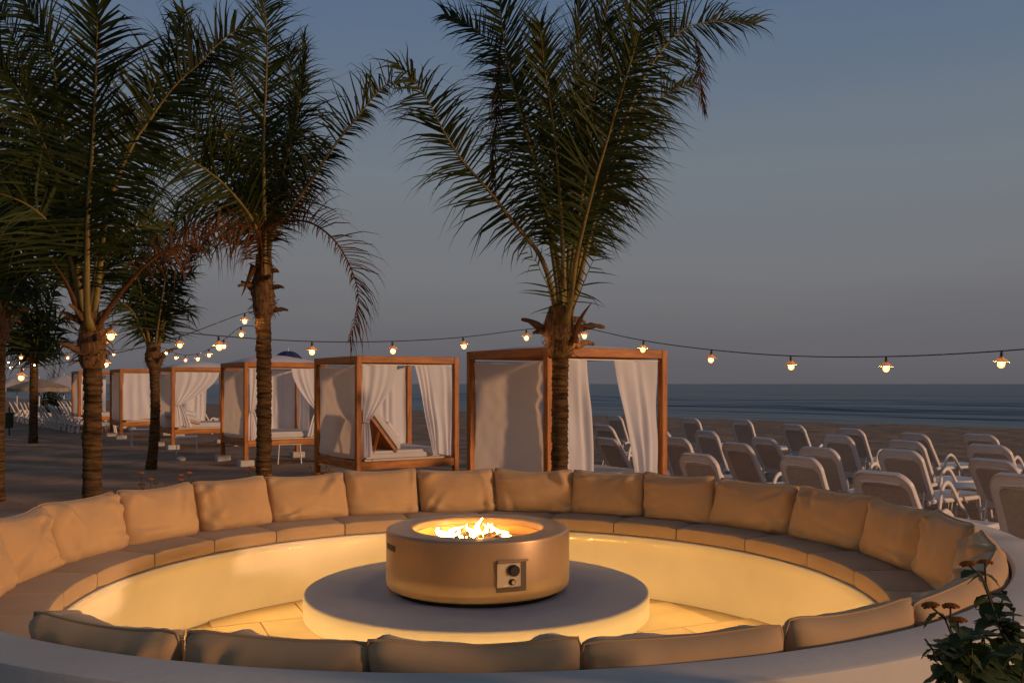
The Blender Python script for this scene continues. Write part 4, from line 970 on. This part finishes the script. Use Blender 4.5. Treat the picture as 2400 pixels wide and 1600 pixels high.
# ------------------------------------------------------------------ far things on the left and small things on the sand
def parasol(name, label, xp, Y, ztop, rad, mat, drop=.5, pole_mat='metal_white', ribs=8, wave=.0, pw=1.15):
    x, y = corner_at(xp, Y); zb = sand_level(x, y); t = thing(name, label, 'parasol', (x, y, zb)); H = ztop - zb
    b = MB(); b.tube([(0, 0, -.2), (0, 0, H)], .035, 10); b.build('pole', M[pole_mat], t)
    def f(u, v):
        a = u * 6.28318; q = v; rr = rad * q * (1 - .05 * abs(math.sin(a * ribs / 2)) * q); return Vector((rr * math.cos(a), rr * math.sin(a), H - drop * q ** pw + .04 * (1 - abs(math.sin(a * ribs / 2))) * q))
    b = MB(); b.grid(48, 8, f); cn = b.build('canopy', M[mat], t, angle=None)
    b = MB(); b.grid(48, 1, lambda u, v: f(u, 1) + Vector((0, 0, -.18 * v - .001))); b.build('valance', M[mat], cn, angle=None)
    for k in range(ribs):
        a = k / ribs * 6.28318; b = MB(); b.tube([(0, 0, H - .05), (rad * .95 * math.cos(a), rad * .95 * math.sin(a), H - drop * .95 - .03)], .012, 5); b.build('rib', M[pole_mat], t)
    b = MB(); b.tube([(0, 0, H - .02), (0, 0, H + .12)], [.03, .008], 8); b.build('finial', M[pole_mat], t)
    return t
parasol('parasol', 'wide tan parasol on a white pole above the distant loungers', 92, 46, 2.02, 1.5, 'thatch', .5)
parasol('parasol', 'pale parasol rising behind the end cabana', 150, 56, 2.3, 1.9, 'parasol_white', .75)
parasol('parasol', 'pale parasol beyond the wide tan one', 40, 62, 2.3, 1.9, 'parasol_white', .9)
nv = parasol('parasol', 'navy blue domed parasol showing above the cabana roof', 675, 31, 2.86, .66, 'navy', .55, pw=2.3)
b = MB()
for k in range(4):
    rr = .20 + .07 * k; b.tube([(-.2 + rr * math.cos(a) * .9, -.40 - .12 * math.sin(a), 2.36 + .0 + rr * .55 * math.sin(a)) for a in [R(10 + 16 * q) for q in range(11)]], .012, 5)
o = b.build('white_stripes', M['parasol_white'], nv)
def leafy_bush(label, xp, Y, w, h, seed, n=900):
    x, y = corner_at(xp, Y); t = thing('bush', label, 'bush', (x, y, sand_level(x, y))); r2 = random.Random(seed); b = MB()
    for k in range(n):
        a = r2.uniform(0, 6.283); e = r2.uniform(0, 1.57); q = r2.uniform(.55, 1.05) * (1 + .25 * nz(math.cos(a) * 2, math.sin(a) * 2, e * 2 + seed))
        p = Vector((w / 2 * q * math.cos(a) * math.cos(e), w * .3 * q * math.sin(a) * math.cos(e), h * q * math.sin(e))); d = Vector((r2.uniform(-1, 1), r2.uniform(-1, 1), r2.uniform(-.6, 1))).normalized(); s = Vector((r2.uniform(-1, 1), r2.uniform(-1, 1), r2.uniform(-1, 1))).cross(d).normalized(); l = r2.uniform(.1, .22)
        m = len(b.v); b.v += [tuple(p), tuple(p + d * l * .5 + s * l * .28), tuple(p + d * l), tuple(p + d * l * .5 - s * l * .28)]; b.f.append((m, m + 1, m + 2, m + 3))
    tag(b.build('foliage', M['bush'], t, False), None, kind='stuff')
    for k in range(6):
        a = k * 1.05; bb = MB(); bb.tube([(0, 0, -.1), (w * .15 * math.cos(a), w * .12 * math.sin(a), h * .4), (w * .3 * math.cos(a), w * .2 * math.sin(a), h * .8)], [.03, .02, .008], 6); bb.build('branch', M['lantana_stem'], t)
    return t
leafy_bush('low dark green bush beneath the tan parasol edge', 122, 48, 1.9, 1.25, 4)
x, y = corner_at(125, 60); t = thing('bare_shrub', 'leafless shrub sticking up behind the tan parasol', 'shrub', (x, y, sand_level(x, y))); r2 = random.Random(8)
for k in range(7):
    e = Vector((r2.uniform(-.9, .8), r2.uniform(-.4, .4), r2.uniform(2.3, 3.2))); b = MB(); b.tube(spline([(0, 0, 0), e * .5 + Vector((r2.uniform(-.2, .2), 0, .2)), e], 10), [.07 * (1 - .085 * q) for q in range(11)], 6); br = b.build('branch', M['husk'], t)
    for s in range(2):
        p0 = e * r2.uniform(.6, .85); b = MB(); b.tube([p0, p0 + Vector((r2.uniform(-.4, .4), 0, r2.uniform(.1, .5)))], [.025, .008], 5); b.build('twig', M['husk'], br)
x, y = corner_at(15, 31); t = thing('litter_bin', 'dark green litter bin hung on two posts by the sand path', 'litter bin', (x, y, sand_level(x, y)))
b = MB(); b.box((0, 0, .50), (.36, .28, .50), ch=.02); b.v = [(x_ * (1 + .22 * (z_ - .5)), y_ * (1 + .22 * (z_ - .5)), z_) for x_, y_, z_ in b.v]; b.build('body', M['bin'], t, False)
b = MB(); b.box((0, 0, .76), (.42, .33, .035), ch=.012); b.build('rim', M['bin'], t, False)
for s in (-1, 1):
    b = MB(); b.tube([(s * .10, .0, -.1), (s * .10, .0, .98)], .022, 8); b.build('post', M['black'], t)
x, y = corner_at(425, 20.6); bm = bmesh.new(); bmesh.ops.create_icosphere(bm, subdivisions=3, radius=.09)
for v in bm.verts: v.co = Vector((v.co.x * (1.1 + .3 * nz(v.co.x * 9, v.co.y * 9, 2)), v.co.y, v.co.z * (.7 + .3 * nz(v.co.x * 8, v.co.y * 8, v.co.z * 8))))
me = bpy.data.meshes.new('stone'); bm.to_mesh(me); bm.free(); me.materials.append(M['stone']); me.polygons.foreach_set('use_smooth', [True] * len(me.polygons))
tag(link('stone', me, None, (x, y, sand_level(x, y) + .05)), 'rounded white stone lying on the sand near the cabanas', 'stone')
